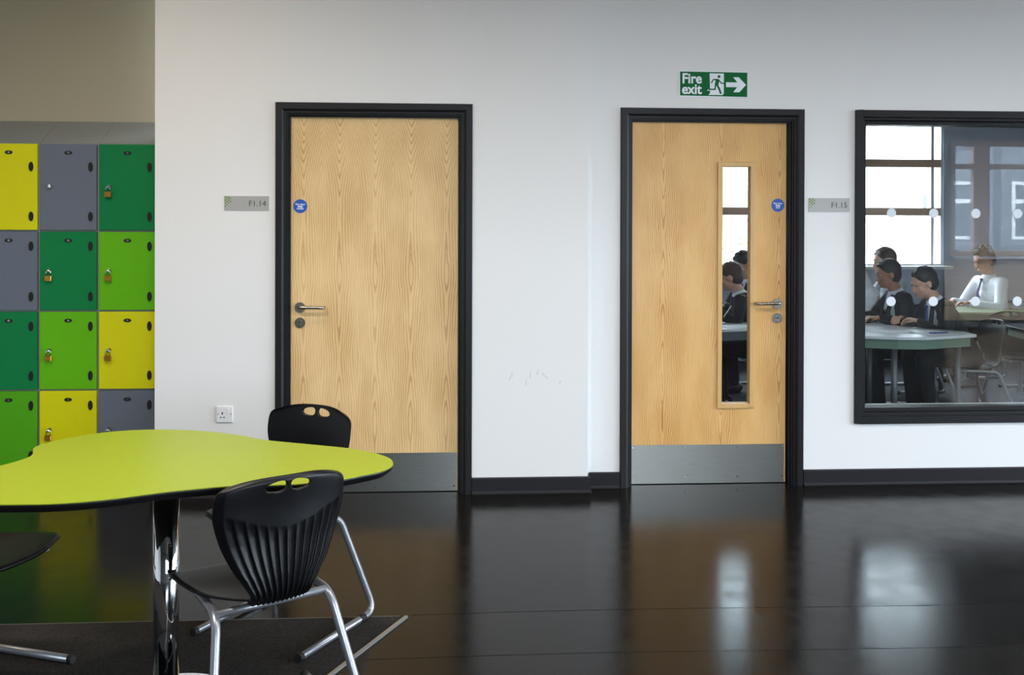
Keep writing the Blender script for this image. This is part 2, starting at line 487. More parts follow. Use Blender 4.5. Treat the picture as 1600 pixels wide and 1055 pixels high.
# ------------------------------------------------------------------ doors
def door_frame(b, x0, x1, z1, y):
    """architrave, lining and stop seen from the corridor, y = wall face"""
    aw = 0.045
    pr = [(0.0, -0.012), (0.004, -0.018), (0.034, -0.018), (aw, -0.010)]
    # architrave: mitred profile swept up, across and down
    path = [((x0, 0.0), (1, 0)), ((x0, z1), (1, -1)), ((x1, z1), (-1, -1)), ((x1, 0.0), (-1, 0))]
    prof = [(0, 0.0)] + pr + [(aw, 0.0)]
    vs = []; k = len(prof)
    for (px, pz), (dx, dz) in path:
        for d, yy in prof: vs.append((px + dx * d, y + yy, pz + dz * d))
    fs = []
    for i in range(3):
        for j in range(k): fs.append((i * k + j, i * k + (j + 1) % k, (i + 1) * k + (j + 1) % k, (i + 1) * k + j))
    fs += [tuple(range(k)), tuple(3 * k + j for j in range(k))]
    b.add(vs, fs)
    # lining
    for (a0, a1, d0, d1) in ((0.038, 0.056, -0.004, 0.15), (0.056, 0.064, 0.008, 0.15), (0.064, 0.0735, 0.030, 0.15)):
        b.box(x0 + a0, y + d0, 0, x0 + a1, y + d1, z1 - a1)
        b.box(x1 - a1, y + d0, 0, x1 - a0, y + d1, z1 - a1)
        b.box(x0 + a0, y + d0, z1 - a1, x1 - a0, y + d1, z1 - a0)


def lever(parent, x, z, yf, sgn, roomside='lever_handle'):
    """rose plus return-to-door lever; yf = leaf face, sgn = direction of the lever along x"""
    b = MB(); b.disc((x, yf, z), 0.0285, -0.009, 32, 'y')
    b.build('handle_rose', M_STEEL, parent)
    pts = fillet([(x, yf - 0.006, z + 0.004), (x, yf - 0.058, z + 0.004), (x + sgn * 0.132, yf - 0.058, z + 0.002), (x + sgn * 0.132, yf - 0.018, z + 0.002)], [0.018, 0.018])
    MB().tube(pts, 0.0088, 14).build(roomside, M_HANDLE, parent)
    e = MB(); e.disc((x, yf, z - 0.083), 0.028, -0.008, 32, 'y', 0.0)
    ep = e.build('lock_escutcheon', M_HANDLE, parent)
    k = MB(); k.disc((x, yf - 0.0085, z - 0.076), 0.0088, -0.0045, 20, 'y')
    k.box(x - 0.005, yf - 0.013, z - 0.101, x + 0.005, yf - 0.0085, z - 0.078)
    k.build('lock_cylinder', M_STEEL, ep)
    k = MB(); k.box(x - 0.0014, yf - 0.0140, z - 0.083, x + 0.0014, yf - 0.0131, z - 0.071); k.build('keyhole', M_DARKHOLE, ep)


M_BLUE = mat('mandatory_blue', (20, 84, 176), 0.4)
M_LETTER = mat('white_print', (232, 238, 244), 0.5)


def sticker(parent, x, z, yf, last):
    s = MB().disc((x, yf - 0.0002, z), 0.0375, -0.0012, 40, 'y').build('fire_door_sticker', M_BLUE, parent, label='round blue sticker with white lettering')
    text_obj('sticker_lettering', 'Fire door', 0.0135, M_LETTER, s, (x, yf - 0.0022, z + 0.006), 'CENTER', 0.0006, 0.0004)
    text_obj('sticker_lettering', 'keep', 0.0135, M_LETTER, s, (x, yf - 0.0022, z - 0.0055), 'CENTER', 0.0006, 0.0008)
    text_obj('sticker_lettering', last, 0.0135, M_LETTER, s, (x, yf - 0.0022, z - 0.0175), 'CENTER', 0.0006, 0.0004)


LEAF = 0.052
# door_1: solid
d1 = thing('door_1', 'solid pale ash door with black frame and steel kick plate, left of centre', 'door', (D1['lx0'], YA + LEAF, 0), kind='structure')
ox, oy = D1['lx0'], YA + LEAF
b = MB(); door_frame(b, D1['x0'] - ox, D1['x1'] - ox, 2.12, YA - oy); b.build('door_frame', M_BLACK, d1)
W1 = D1['lx1'] - D1['lx0']
MB().box(0.0, 0, 0.004, W1, 0.044, 2.048).build('door_leaf', M_VEN1, d1)
MB().box(0.0, -0.0015, 0.0042, W1 - 0.004, -0.0001, 0.214).build('kick_plate', M_STEEL, d1)
for kx in (0.02, W1 / 2, W1 - 0.02):
    for kz in (0.03, 0.2): MB().disc((kx, -0.0015, kz), 0.004, -0.0008, 12, 'y').build('kick_plate_screw', M_HANDLE, d1)
lever(d1, 0.050, 1.012, 0.0, 1)
sticker(d1, 0.050, 1.563, 0.0, 'locked')
# door_2: with vision panel
d2 = thing('door_2', 'ash door with tall narrow glass vision panel under the fire exit sign', 'door', (D2['lx0'], YB + LEAF, 0), kind='structure')
ox, oy = D2['lx0'], YB + LEAF
b = MB(); door_frame(b, D2['x0'] - ox, D2['x1'] - ox, 2.12, YB - oy); b.build('door_frame', M_BLACK, d2)
W2 = D2['lx1'] - D2['lx0']
vx0, vx1, vz0, vz1 = 0.525, 0.693, 0.452, 1.800      # glass opening, relative to leaf
b = MB()
b.box(0, 0, 0.004, vx0, 0.044, 2.046); b.box(vx1, 0, 0.004, W2, 0.044, 2.046)
b.box(vx0, 0, 0.004, vx1, 0.044, vz0); b.box(vx0, 0, vz1, vx1, 0.044, 2.046)
b.build('door_leaf', M_VEN2, d2)
b = MB(); q = 0.024
for (a0, a1, c0, c1) in ((vx0 - q, vx0 + 0.002, vz0 - q, vz1 + q), (vx1 - 0.002, vx1 + q, vz0 - q, vz1 + q)):
    b.box(a0, -0.010, c0, a1, 0.0145, c1); b.box(a0, 0.030, c0, a1, 0.054, c1)
for (c0, c1) in ((vz0 - q, vz0 + 0.002), (vz1 - 0.002, vz1 + q)):
    b.box(vx0 + 0.002, -0.010, c0, vx1 - 0.002, 0.0145, c1); b.box(vx0 + 0.002, 0.030, c0, vx1 - 0.002, 0.054, c1)
b.build('glazing_bead', M_BEAD, d2, bevel=0.003)
MB().box(vx0, 0.019, vz0, vx1, 0.026, vz1).build('vision_glass', M_GLASS, d2)
MB().box(0.0, -0.0015, 0.0042, W2 - 0.008, -0.0001, 0.222).build('kick_plate', M_STEEL, d2)
for kx in (0.02, 0.32, 0.62, W2 - 0.02):
    for kz in (0.04, 0.21): MB().disc((kx, -0.0015, kz), 0.004, -0.0008, 12, 'y').build('kick_plate_screw', M_HANDLE, d2)
MB().box(0, 0.004, 0.0003, W2, 0.040, 0.0039).build('light_stop_strip', M_RUBBER, d2)  # added black strip that stops classroom light leaking under the leaf
MB().box(0, 0.004, 0.0003, W1, 0.040, 0.0039).build('light_stop_strip', M_RUBBER, d1)  # same added light stop under the solid leaf
lever(d2, 0.848, 1.022, 0.0, -1)
sticker(d2, 0.850, 1.581, 0.0, 'shut')
# unlit cupboard behind door 1
struct(MB().box(-1.5, YA + 0.34, 0, 0.72, YA + 0.4, CEIL).build('wall_store', M_WALL), 'back of the room behind the solid door', 'wall')

# ------------------------------------------------------------------ internal window
win = thing('window_1', 'black framed internal window into the classroom, right edge', 'window', (WX0, YB, WZ0), kind='structure')
WW, WH = WX1 - WX0, WZ1 - WZ0
b = MB()


def rect_frame(b, x0, z0, x1, z1, t, y0, y1):
    b.box(x0, y0, z0, x0 + t, y1, z1); b.box(x1 - t, y0, z0, x1, y1, z1)
    b.box(x0 + t, y0, z0, x1 - t, y1, z0 + t); b.box(x0 + t, y0, z1 - t, x1 - t, y1, z1)


rect_frame(b, 0, 0, WW, WH, 0.040, -0.018, 0.004)
rect_frame(b, 0.036, 0.040, WW - 0.036, WH - 0.036, 0.020, 0.000, 0.17)
rect_frame(b, 0.056, 0.060, WW - 0.056, WH - 0.056, 0.022, 0.030, 0.130)
b.build('window_frame', M_BLACK, win, bevel=0.002)
MB().box(0.078, 0.052, 0.082, WW - 0.078, 0.060, WH - 0.078).build('window_pane', M_GLASS, win)
M_DOT = mat('frosted_dot', (214, 220, 226), 0.6)
for zz in (1.538, 1.032):
    for k in range(9):
        MB().disc((2.499 + 0.2495 * k - WX0, 0.0515, zz - WZ0), 0.0275, -0.0008, 28, 'y').build('safety_dot', M_DOT, win)
MB().box(0.05, 0.17, 0.035, WW - 0.05, 0.30, 0.055).build('window_board', M_WHITE, win)

# ------------------------------------------------------------------ signs on the walls
sg = thing('fire_exit_sign', 'green fire exit sign with running figure and arrow above the glazed door', 'sign', (1.249, YB, 2.183))
SP = 0.393 / 1020.0     # metres per drawing unit
def sq(pts): return [((x - 285) * SP, (605 - y) * SP + 0.0) for x, y in pts]
M_GREEN = mat('sign_green', (6, 100, 50), 0.5, spec=0.15)
MB().box(0, -0.004, 0, 0.393, -0.0001, 0.1465, 0.0).build('sign_plate', M_LETTER, sg)
MB().prism(sq([(307, 235), (1298, 240), (1298, 595), (307, 582)]), -0.0052, -0.0041).build('green_field', M_GREEN, sg)
text_obj('sign_lettering', 'Fire', 0.078, M_LETTER, sg, (0.018, -0.0062, (605 - 402) * SP), 'LEFT', 0.001, 0.0020, sx=0.93)
text_obj('sign_lettering', 'exit', 0.078, M_LETTER, sg, (0.018, -0.0062, (605 - 556) * SP), 'LEFT', 0.001, 0.0020, sx=0.93)
MB().prism(sq([(740, 258), (950, 258), (950, 545), (930, 572), (720, 572), (748, 545)]), -0.0062, -0.0053).build('pictogram_doorway', M_LETTER, sg)
def stroke(b, pts, w_, y0, y1):
    P = [Vector(p) for p in pts]
    for a, c in zip(P[:-1], P[1:]):
        t = (c - a).normalized(); n = Vector((-t.y, t.x)) * w_ / 2
        e = t * w_ * 0.25
        b.prism(sq([tuple(a - e + n), tuple(c + e + n), tuple(c + e - n), tuple(a - e - n)]), y0, y1)
b = MB()
c = sq([(878, 303)])[0]; b.disc((c[0], -0.0063, c[1]), 22 * SP, -0.0009, 24, 'y')
b.prism(sq([(800, 338), (868, 338), (884, 352), (868, 430), (812, 440), (830, 360)]), -0.0072, -0.0063)
stroke(b, [(766, 396), (796, 348), (842, 346)], 16, -0.0072, -0.0063)
stroke(b, [(868, 348), (912, 398), (948, 404)], 16, -0.0073, -0.0063)
stroke(b, [(830, 428), (818, 490), (732, 490)], 20, -0.0073, -0.0063)
stroke(b, [(850, 425), (880, 480), (904, 548)], 26, -0.0073, -0.0063)
b.build('running_figure', M_GREEN, sg)
MB().prism(sq([(983, 385), (1150, 385), (1090, 310), (1170, 310), (1278, 420), (1180, 528), (1090, 528), (1148, 455), (983, 455)]), -0.0062, -0.0053).build('sign_arrow', M_LETTER, sg)
b = MB(); b.prism(sq([(700, 505), (745, 478), (738, 512)]), -0.0062, -0.0053); b.build('pictogram_foot', M_LETTER, sg)

M_PLAQ = mat('brushed_aluminium', (172, 171, 167), 0.42, metal=0.25, vary=0.05, vscale=30, stretch=(1, 1, 20))
M_GREENDOT = mat('olive_green_print', (112, 138, 66), 0.5)
M_GREYTXT = mat('grey_print', (72, 70, 68), 0.5)


def plaque(x, y, z, body, label):
    p = thing('room_number_sign', label, 'sign', (x, y, z), group=None)
    MB().box(0, -0.004, 0, 0.236, -0.0001, 0.078).build('sign_plate', M_PLAQ, p)
    b = MB()
    pat = ["#.#..", ".#.#.", "#.#..", ".#.#.", "#.#..", ".#...", "#...."]
    for r, row in enumerate(pat):
        for c_, ch in enumerate(row):
            if ch == '#':
                s = 0.0082 * (1.0 if r < 4 else 0.75); cx = 0.0055 + c_ * 0.0088; cz = 0.0725 - r * 0.0082
                b.box(max(0.0006, cx - s / 2), -0.0048, cz - s / 2, cx + s / 2, -0.0041, min(0.0775, cz + s / 2))
    b.build('leaf_pattern', M_GREENDOT, p)
    text_obj('room_number', body, 0.043, M_GREYTXT, p, (0.222, -0.0048, 0.024), 'RIGHT', 0.0008, 0.0)


plaque(-1.231, YA, 1.537, 'F1.14', 'brushed metal room plaque reading F1.14 left of the solid door')
plaque(1.995, YB, 1.543, 'F1.15', 'brushed metal room plaque reading F1.15 between glazed door and window')

# power socket
so = thing('power_socket', 'white single wall socket with switch above the green table', 'socket', (-1.271, YA, 0.401))
MB().box(0, -0.010, 0, 0.088, -0.0001, 0.088, 0.003).build('socket_plate', M_WHITE, so)
for q in ((0.030, 0.044, 0.036, 0.056), (0.021, 0.026, 0.029, 0.031), (0.038, 0.026, 0.046, 0.031)):
    MB().box(q[0], -0.0108, q[1], q[2], -0.0101, q[3]).build('socket_slot', M_DARKHOLE, so)
for kx in (0.010, 0.079): MB().disc((kx, -0.0100, 0.046), 0.003, -0.0006, 12, 'y').build('socket_screw', M_STEEL, so)
MB().box(0.057, -0.0135, 0.054, 0.068, -0.0101, 0.076).build('socket_switch', M_WHITE, so, bevel=0.001)

# pencil scuffs on the wall
M_SCUFF = mat('pencil_scuff', (176, 176, 180), 0.8)
def wallpt(px, py): return (0.315 + (px - 800) * 0.00352, 0.631 + (590 - py) * 0.00348)
b = MB()
for seg in ([(801, 581), (798, 588), (796.5, 594)], [(800, 587), (803, 588)], [(829, 580), (828.5, 588), (829, 591)], [(822.5, 593), (822, 598), (821.5, 602)],
            [(841, 578), (839.5, 582), (839.5, 586)], [(847, 583), (849, 586), (856, 592)], [(876, 595), (874, 600)]):
    pts = [(wallpt(*p)[0], YA - 0.0002, wallpt(*p)[1]) for p in seg]
    b.tube(pts, 0.0011, 5)
sc = b.build('pencil_scuffs', M_SCUFF); tag(sc, 'faint grey pencil scuffs low on the white wall between the doors', 'scuff marks', kind='stuff')

# ------------------------------------------------------------------ lockers
LC = {'yellow': (214, 211, 12), 'grey': (104, 111, 124), 'dark green': (6, 122, 64), 'lime green': (98, 180, 12), 'leaf green': (80, 164, 22)}
LM = {k: mat('locker_' + k.replace(' ', '_'), v, 0.45, bump=0.05, bscale=500, spec=0.25) for k, v in LC.items()}
M_LBODY = mat('locker_grey_body', (134, 136, 132), 0.5, vary=0.06, vscale=200)
M_BRASS = mat('brass', (206, 150, 62), 0.3, metal=0.9)
ZR = [1.908, 1.424, 0.982, 0.545, 0.105]
LW = 0.3195


def locker_column(x0, colours, label):
    t = thing('locker_column', label, 'locker', (x0, 5.45, 0), group='colourful locker columns in the recess')
    b = MB()
    b.box(0.001, 0.002, 0.0, LW - 0.001, 0.248, 1.909)
    b.build('locker_body', M_LBODY, t)
    MB().prism([(0.002, 1.9095), (0.245, 2.056), (0.248, 2.056), (0.248, 1.9095)], 0.001, LW - 0.001, 'yz').build('sloping_top', M_LBODY, t)
    for r, cn in enumerate(colours):
        z1, z0 = ZR[r] - 0.004, ZR[r + 1] + 0.006
        d = MB().box(0.006, -0.018, z0, LW - 0.008, 0.0015, z1).build('locker_door', LM[cn], t, bevel=0.0015, label=cn + ' locker door')
        MB().disc((LW * 0.5, -0.0181, z1 - 0.048), 0.0205, -0.003, 28, 'y', rx=0.0105).build('number_disc', M_RUBBER, d)
        MB().disc((LW * 0.5 + 0.001, -0.0212, z1 - 0.048), 0.007, -0.0006, 16, 'y', rx=0.006).build('disc_centre', M_HANDLE, d)
        for hz in ((z1 - 0.126, z0 + 0.074) if r == 0 else (z1 - 0.080, z0 + 0.074)):
            b = MB(); b.disc((LW - 0.040, -0.0181, hz), 0.0125, -0.004, 24, 'y', rx=0.0265)
            b.build('hinge', M_RUBBER, d)
        b = MB(); b.disc((0.062, -0.0181, (z0 + z1) / 2 + 0.002), 0.011, -0.012, 18, 'y')
        b.box(0.058, -0.042, (z0 + z1) / 2 - 0.004, 0.062, -0.030, (z0 + z1) / 2 + 0.012)
        b.build('hasp', M_HANDLE, d)
    return t


def padlock(x0, r, label):
    z = (ZR[r] - 0.004 + ZR[r + 1] + 0.006) / 2 + 0.002
    t = thing('padlock', label, 'padlock', (x0 + 0.060, 5.45 - 0.037, z - 0.058), group='brass padlocks on the lockers')
    MB().box(-0.0175, -0.008, 0.0, 0.0175, 0.008, 0.031, 0.002).build('padlock_body', M_BRASS, t)
    MB().tube(fillet([(-0.011, 0, 0.030), (-0.011, 0, 0.060), (0.011, 0, 0.060), (0.011, 0, 0.030)], [0.011, 0.011]), 0.0028, 8).build('shackle', M_CHROME, t)
    b = MB(); b.ell((0.003, -0.008, 0.057), (0.0095, 0.010, 0.0095), 8); b.build('shackle_cover', M_CHROME, t)


cols = [(-2.6055, ['yellow', 'grey', 'dark green', 'leaf green'], 'locker column cropped by the left edge, yellow door on top, leaf green at the bottom'),
        (-2.286, ['grey', 'dark green', 'lime green', 'yellow'], 'middle locker column in view, grey door on top and yellow at the bottom'),
        (-1.9665, ['dark green', 'lime green', 'yellow', 'grey'], 'right locker column beside the white wall, dark green door on top')]
for x0, cs, lb in cols: locker_column(x0, cs, lb)
for x0, r, lb in ((-2.286, 1, 'brass padlock on the dark green door of the middle locker column'), (-2.286, 2, 'brass padlock on the lime green door of the middle locker column'),
                  (-2.286, 3, 'brass padlock on the yellow bottom door of the middle locker column'), (-1.9665, 0, 'brass padlock on the topmost dark green door beside the white wall'),
                  (-1.9665, 1, 'brass padlock on the lime green door beside the white wall'), (-1.9665, 2, 'brass padlock on the yellow door beside the white wall'),
                  (-1.9665, 3, 'brass padlock on the grey bottom door just above the table edge')):
    padlock(x0, r, lb)

# ------------------------------------------------------------------ carpet and its trim
cp = MB(); cp.prism([(-4.55, 3.575), (-0.182, 3.575), (-1.92, 0.02), (-4.55, 0.02)], 0.0005, 0.006, 'xy')
co = cp.build('carpet', M_CARPET); tag(co, 'charcoal carpet inlay under the green table', 'carpet')
b = MB(); d = Vector((-0.212, -0.434)).normalized(); nrm = Vector((-d.y, d.x)) * -1
p0 = Vector((-0.180, 3.578)); p1 = p0 + d * 3.9
b.prism([tuple(p0), tuple(p1), tuple(p1 + Vector((0.011, -0.005))), tuple(p0 + Vector((0.011, -0.005)))], 0.0005, 0.0085, 'xy')
tr = b.build('carpet_trim', M_TRIM); tag(tr, 'thin silver trim strip along the slanting right edge of the carpet', 'trim strip')
b = MB(); b.prism([(-4.55, 3.576), (-0.20, 3.576), (-0.20, 3.580), (-4.55, 3.580)], 0.0005, 0.0065, 'xy')
tr2 = b.build('carpet_trim', mat('dull_trim', (96, 92, 86), 0.5)); tag(tr2, 'fine dull trim line along the far edge of the carpet', 'trim strip')

M_WELD = mat('vinyl_weld', (22, 20, 20), 0.4, spec=0.12)
for (yy, x0, x1, lb) in ((3.600, -0.16, XE - 0.05, 'thin welded seam across the dark vinyl floor, in line with the far carpet edge'), (3.235, -0.30, XE - 0.05, 'second, nearer welded seam across the dark vinyl floor')):
    b = MB(); n = 24
    pts = [(x0 + (x1 - x0) * i / n, yy + 0.012 * math.sin(i * 0.9)) for i in range(n + 1)]
    b.prism([(x, y) for x, y in pts] + [(x, y - 0.0014) for x, y in reversed(pts)], 0.0001, 0.0007, 'xy')
    o = b.build('floor_seam', M_WELD); tag(o, lb, 'floor seam')

# ------------------------------------------------------------------ lobed tables
OUT = [(-0.185, 2.95), (-0.215, 3.05), (-0.33, 3.16), (-0.488, 3.235), (-0.639, 3.305), (-0.745, 3.385), (-0.860, 3.450), (-0.985, 3.486), (-1.10, 3.492),
       (-1.21, 3.462), (-1.295, 3.395), (-1.358, 3.30), (-1.372, 3.225), (-1.340, 3.14), (-1.335, 3.08), (-1.375, 2.985), (-1.47, 2.915), (-1.57, 2.85), (-1.62, 2.76),
       (-1.60, 2.66), (-1.51, 2.60), (-1.36, 2.575), (-1.18, 2.570), (-1.04, 2.572), (-0.92, 2.605), (-0.78, 2.672), (-0.645, 2.716), (-0.54, 2.724),
       (-0.43, 2.735), (-0.345, 2.764), (-0.270, 2.818), (-0.208, 2.876)]
TC = (-0.860, 2.93)


def lobed_table(loc, rz, label, group):
    t = thing('lobed_table', label, 'table', loc, rz, group)
    pts = catmull([(x - TC[0], y - TC[1]) for x, y in OUT], 6)
    n = len(pts)
    def inset(d):
        o = []
        for i in range(n):
            a = Vector(pts[i - 1]); c = Vector(pts[(i + 1) % n]); tt = (c - a).normalized()
            o.append((pts[i][0] - tt.y * d, pts[i][1] + tt.x * d))
        return o
    b = MB(); b.prism(inset(0.0010), 0.7235, 0.7260, 'xy'); b.build('tabletop', M_LIME, t)
    b = MB(); rings = [(pts, 0.7234), (pts, 0.7195), (inset(0.004), 0.712), (inset(0.020), 0.699)]
    vs = [(x, y, z) for ring, z in rings for x, y in ring]; fs = [tuple(range(n)), tuple(3 * n + k for k in range(n))]
    for i in range(3):
        for k in range(n): fs.append((i * n + k, i * n + (k + 1) % n, (i + 1) * n + (k + 1) % n, (i + 1) * n + k))
    b.add(vs, fs); b.build('tabletop_core', M_EDGE, t)
    MB().disc((0, 0, 0.0088), 0.0375, 0.6757, 48, 'z').build('column', M_CHROME, t)
    MB().disc((0, 0, 0.6845), 0.11, 0.014, 40, 'z').build('mounting_plate', M_EDGE, t)
    b = MB(); b.disc((0, 0, 0.0062), 0.222, 0.0026, 64, 'z', 0.001); b.build('base_plate', M_CHROME, t)
    return t


tb = lobed_table((TC[0], TC[1], 0), 0, 'lime green lobed table on a chrome column, front left', 'lime lobed tables')


# ------------------------------------------------------------------ chairs
def interp(tab, s):
    for (a, va), (c, vc) in zip(tab[:-1], tab[1:]):
        if s <= c:
            q = (s - a) / (c - a); q = q * q * (3 - 2 * q) if len(tab) > 9 else q
            return va + (vc - va) * q
    return tab[-1][1]


def smooth_tab(pts, s):
    """Catmull-Rom through (s, value) knots"""
    n = len(pts)
    for i in range(n - 1):
        if s <= pts[i + 1][0] or i == n - 2:
            p0 = pts[max(0, i - 1)][1]; p1 = pts[i][1]; p2 = pts[i + 1][1]; p3 = pts[min(n - 1, i + 2)][1]
            t = (s - pts[i][0]) / (pts[i + 1][0] - pts[i][0]); t = max(0, min(1, t))
            return 0.5 * (2 * p1 + (p2 - p0) * t + (2 * p0 - 5 * p1 + 4 * p2 - p3) * t * t + (3 * p1 - p0 - 3 * p2 + p3) * t ** 3)


BW = [(0.0, 0.088), (0.12, 0.093), (0.30, 0.132), (0.5, 0.168), (0.68, 0.187), (0.82, 0.190), (0.92, 0.187), (1.0, 0.180)]   # half width by height
BX = [(0.0, -0.156), (0.10, -0.184), (0.25, -0.192), (0.5, -0.188), (0.75, -0.192), (1.0, -0.206)]        # profile of the back
BZ = [(0.0, 0.422), (0.10, 0.445), (0.25, 0.495), (0.5, 0.588), (0.75, 0.683), (1.0, 0.771)]


def shell(fin, fout, nu, nv, name, m, parent, skip=None):
    vs = []; fs = []
    for f in (fin, fout):
        for i in range(nu + 1):
            for j in range(nv + 1): vs.append(f(i / nu, j / nv))
    A = lambda i, j: i * (nv + 1) + j
    O = (nu + 1) * (nv + 1)
    keep = lambda i, j: not (skip and skip((i + .5) / nu, (j + .5) / nv))
    for i in range(nu):
        for j in range(nv):
            if not keep(i, j): continue
            fs.append((A(i, j), A(i, j + 1), A(i + 1, j + 1), A(i + 1, j)))
            fs.append((O + A(i, j), O + A(i + 1, j), O + A(i + 1, j + 1), O + A(i, j + 1)))
            for (ni, nj, e) in ((i - 1, j, (A(i, j), A(i, j + 1))), (i + 1, j, (A(i + 1, j), A(i + 1, j + 1))), (i, j - 1, (A(i, j), A(i + 1, j))), (i, j + 1, (A(i, j + 1), A(i + 1, j + 1)))):
                if ni < 0 or nj < 0 or ni >= nu or nj >= nv or not keep(ni, nj):
                    fs.append((e[0], e[1], O + e[1], O + e[0]))
    b = MB(); b.add(vs, fs, True)
    return b.build(name, m, parent)


def make_chair(label, group, loc, rz, detail=True):
    t = thing('school_chair', label, 'chair', loc, rz, group)
    NR = 12
    def wid(s, v):
        w_ = smooth_tab(BW, s)
        if s > 0.80:                                   # rounded upper corners
            q = (s - 0.80) / 0.20; w_ *= 1 - 0.16 * q ** 4.5
        return w_
    def bpos(s, v, off=0.0):
        y = wid(s, v) * v
        x = smooth_tab(BX, s); z = smooth_tab(BZ, s)
        x += 0.042 * (abs(v) ** 2.2) * (0.35 + 0.65 * min(1, s * 2))       # wraps forward at the edges
        z -= 0.020 * (abs(v) ** 3) * max(0, (s - 0.6) / 0.4)               # gently arched top
        tx = smooth_tab(BX, min(1, s + 0.02)) - smooth_tab(BX, max(0, s - 0.02)); tz = smooth_tab(BZ, min(1, s + 0.02)) - smooth_tab(BZ, max(0, s - 0.02))
        n = Vector((-tz, 0, tx)).normalized()
        if off: x += n.x * off; z += n.z * off
        return (x, y, z)
    def fin(a, c_): return bpos(a, 2 * c_ - 1)
    def fout(a, c_):
        v = 2 * c_ - 1
        top = 0.60 + 0.17 * (abs(v) ** 1.6)
        k = max(0.0, min(1.0, (top - a) / 0.10)); k = k ** 0.6 if k < 1 else 1.0
        k *= min(1.0, 0.35 + a / 0.10)
        fr = ((v + 0.90) / 1.80 * NR) % 1.0
        if abs(v) >= 0.90: dep = 0.0
        elif fr < 0.10: dep = fr / 0.10
        else: dep = max(0.0, 1 - (fr - 0.10) / 0.80)
        if v < -0.90 + 1.8 / NR * 0.02: dep = 0.0
        edge = (1.0 - 0.6 * max(0, (abs(v) - 0.88) / 0.12)) * (1.0 - 0.6 * max(0, (a - 0.955) / 0.045))
        return bpos(a, v, (0.0125 - 0.0095 * dep * k) * edge)
    nu, nv = (84, 168) if detail else (28, 36)
    bk = shell(fin, fout if detail else (lambda a, c_: bpos(a, 2 * c_ - 1, 0.006)), nu, nv, 'backrest', M_PLASTIC, t)
    # the two finger holes near the top
    b = MB()
    for sgn in (-1, 1):
        poly = []
        for k in range(36):
            an = 2 * PI * k / 36; cc_, ss_ = math.cos(an), math.sin(an)
            ey = math.copysign(abs(cc_) ** 0.8, cc_); ez = math.copysign(abs(ss_) ** 0.85, ss_)
            taper = 1.0 - 0.22 * (sgn * ey)                   # lower on the outer side
            poly.append((sgn * 0.0350 + ey * 0.0300, 0.7430 + ez * 0.0150 * taper - 0.002 * sgn * ey))
        b.prism(poly, -0.30, -0.10, 'yz')
    cut = bpy.data.objects.new('cut', b.mesh('cut')); COL.objects.link(cut); cut.parent = t
    md = bk.modifiers.new('holes', 'BOOLEAN'); md.object = cut; md.operation = 'DIFFERENCE'; md.solver = 'EXACT'
    bpy.context.view_layer.update()
    me = bpy.data.meshes.new_from_object(bk.evaluated_get(bpy.context.evaluated_depsgraph_get()))
    bk.modifiers.clear(); bk.data = me; bpy.data.objects.remove(cut)
    # seat
    SX = [(0.0, -0.156), (0.15, -0.100), (0.4, -0.005), (0.7, 0.10), (0.92, 0.188), (1.0, 0.206)]
    SZ = [(0.0, 0.424), (0.15, 0.419), (0.4, 0.420), (0.7, 0.428), (0.92, 0.430), (1.0, 0.421)]
    SW = [(0.0, 0.088), (0.15, 0.130), (0.35, 0.175), (0.6, 0.198), (0.85, 0.205), (0.95, 0.196), (1.0, 0.176)]
    def spos(a, v, off):
        x = smooth_tab(SX, a) - 0.030 * (abs(v) ** 3) * max(0, (a - 0.6) / 0.4); z = smooth_tab(SZ, a) + 0.014 * (v * v) * (1 - a * 0.6) - 0.006 * (1 - v * v)
        return (x, smooth_tab(SW, a) * v, z - off)
    shell(lambda a, c_: spos(a, 2 * c_ - 1, 0), lambda a, c_: spos(a, 2 * c_ - 1, 0.007), 24, 24, 'seat', M_PLASTIC, t)
    for s in (1, -1):
        pts = fillet([(0.165, s * 0.150, 0.408), (-0.020, s * 0.158, 0.398), (-0.118, s * 0.166, 0.392), (-0.252, s * 0.231, 0.0135), (0.182, s * 0.231, 0.0135)],
                     [0.04, 0.055, 0.060], 7)
        MB().tube(pts, 0.0125, 14).build('leg', M_ALU, t)
        b = MB(); b.tube([(0.178, s * 0.231, 0.0140), (0.196, s * 0.231, 0.0140)], 0.0139, 14)
        b.build('foot_cap', M_RUBBER, t)
        b = MB(); b.tube([(-0.185, s * 0.231, 0.0135), (-0.155, s * 0.231, 0.0135)], 0.0137, 14); b.build('foot_cap', M_RUBBER, t)
    MB().tube([(-0.100, -0.163, 0.392), (-0.100, 0.163, 0.392)], 0.0110, 12).build('rear_crossbar', M_ALU, t)
    MB().tube([(0.110, -0.150, 0.403), (0.110, 0.150, 0.403)], 0.0100, 12).build('front_crossbar', M_ALU, t)
    for s in (-0.055, 0.055): MB().box(-0.115, s - 0.012, 0.399, -0.085, s + 0.012, 0.416).build('seat_clip', M_PLASTIC, t)
    return t


G1 = 'black school chairs at the green table'
ch1 = make_chair('black ribbed-back school chair in front of the green table, back to the viewer', G1, (-0.562, 2.807, 0.0078), math.radians(123.3))
copy_tree(ch1, (-0.6195, 3.496, 0.006), math.radians(240.8), 'black school chair behind the green table, its back rising over the top')
copy_tree(ch1, (-1.516, 3.095, 0.006), math.radians(-20), 'black school chair cropped by the left edge, only seat and runner in view')

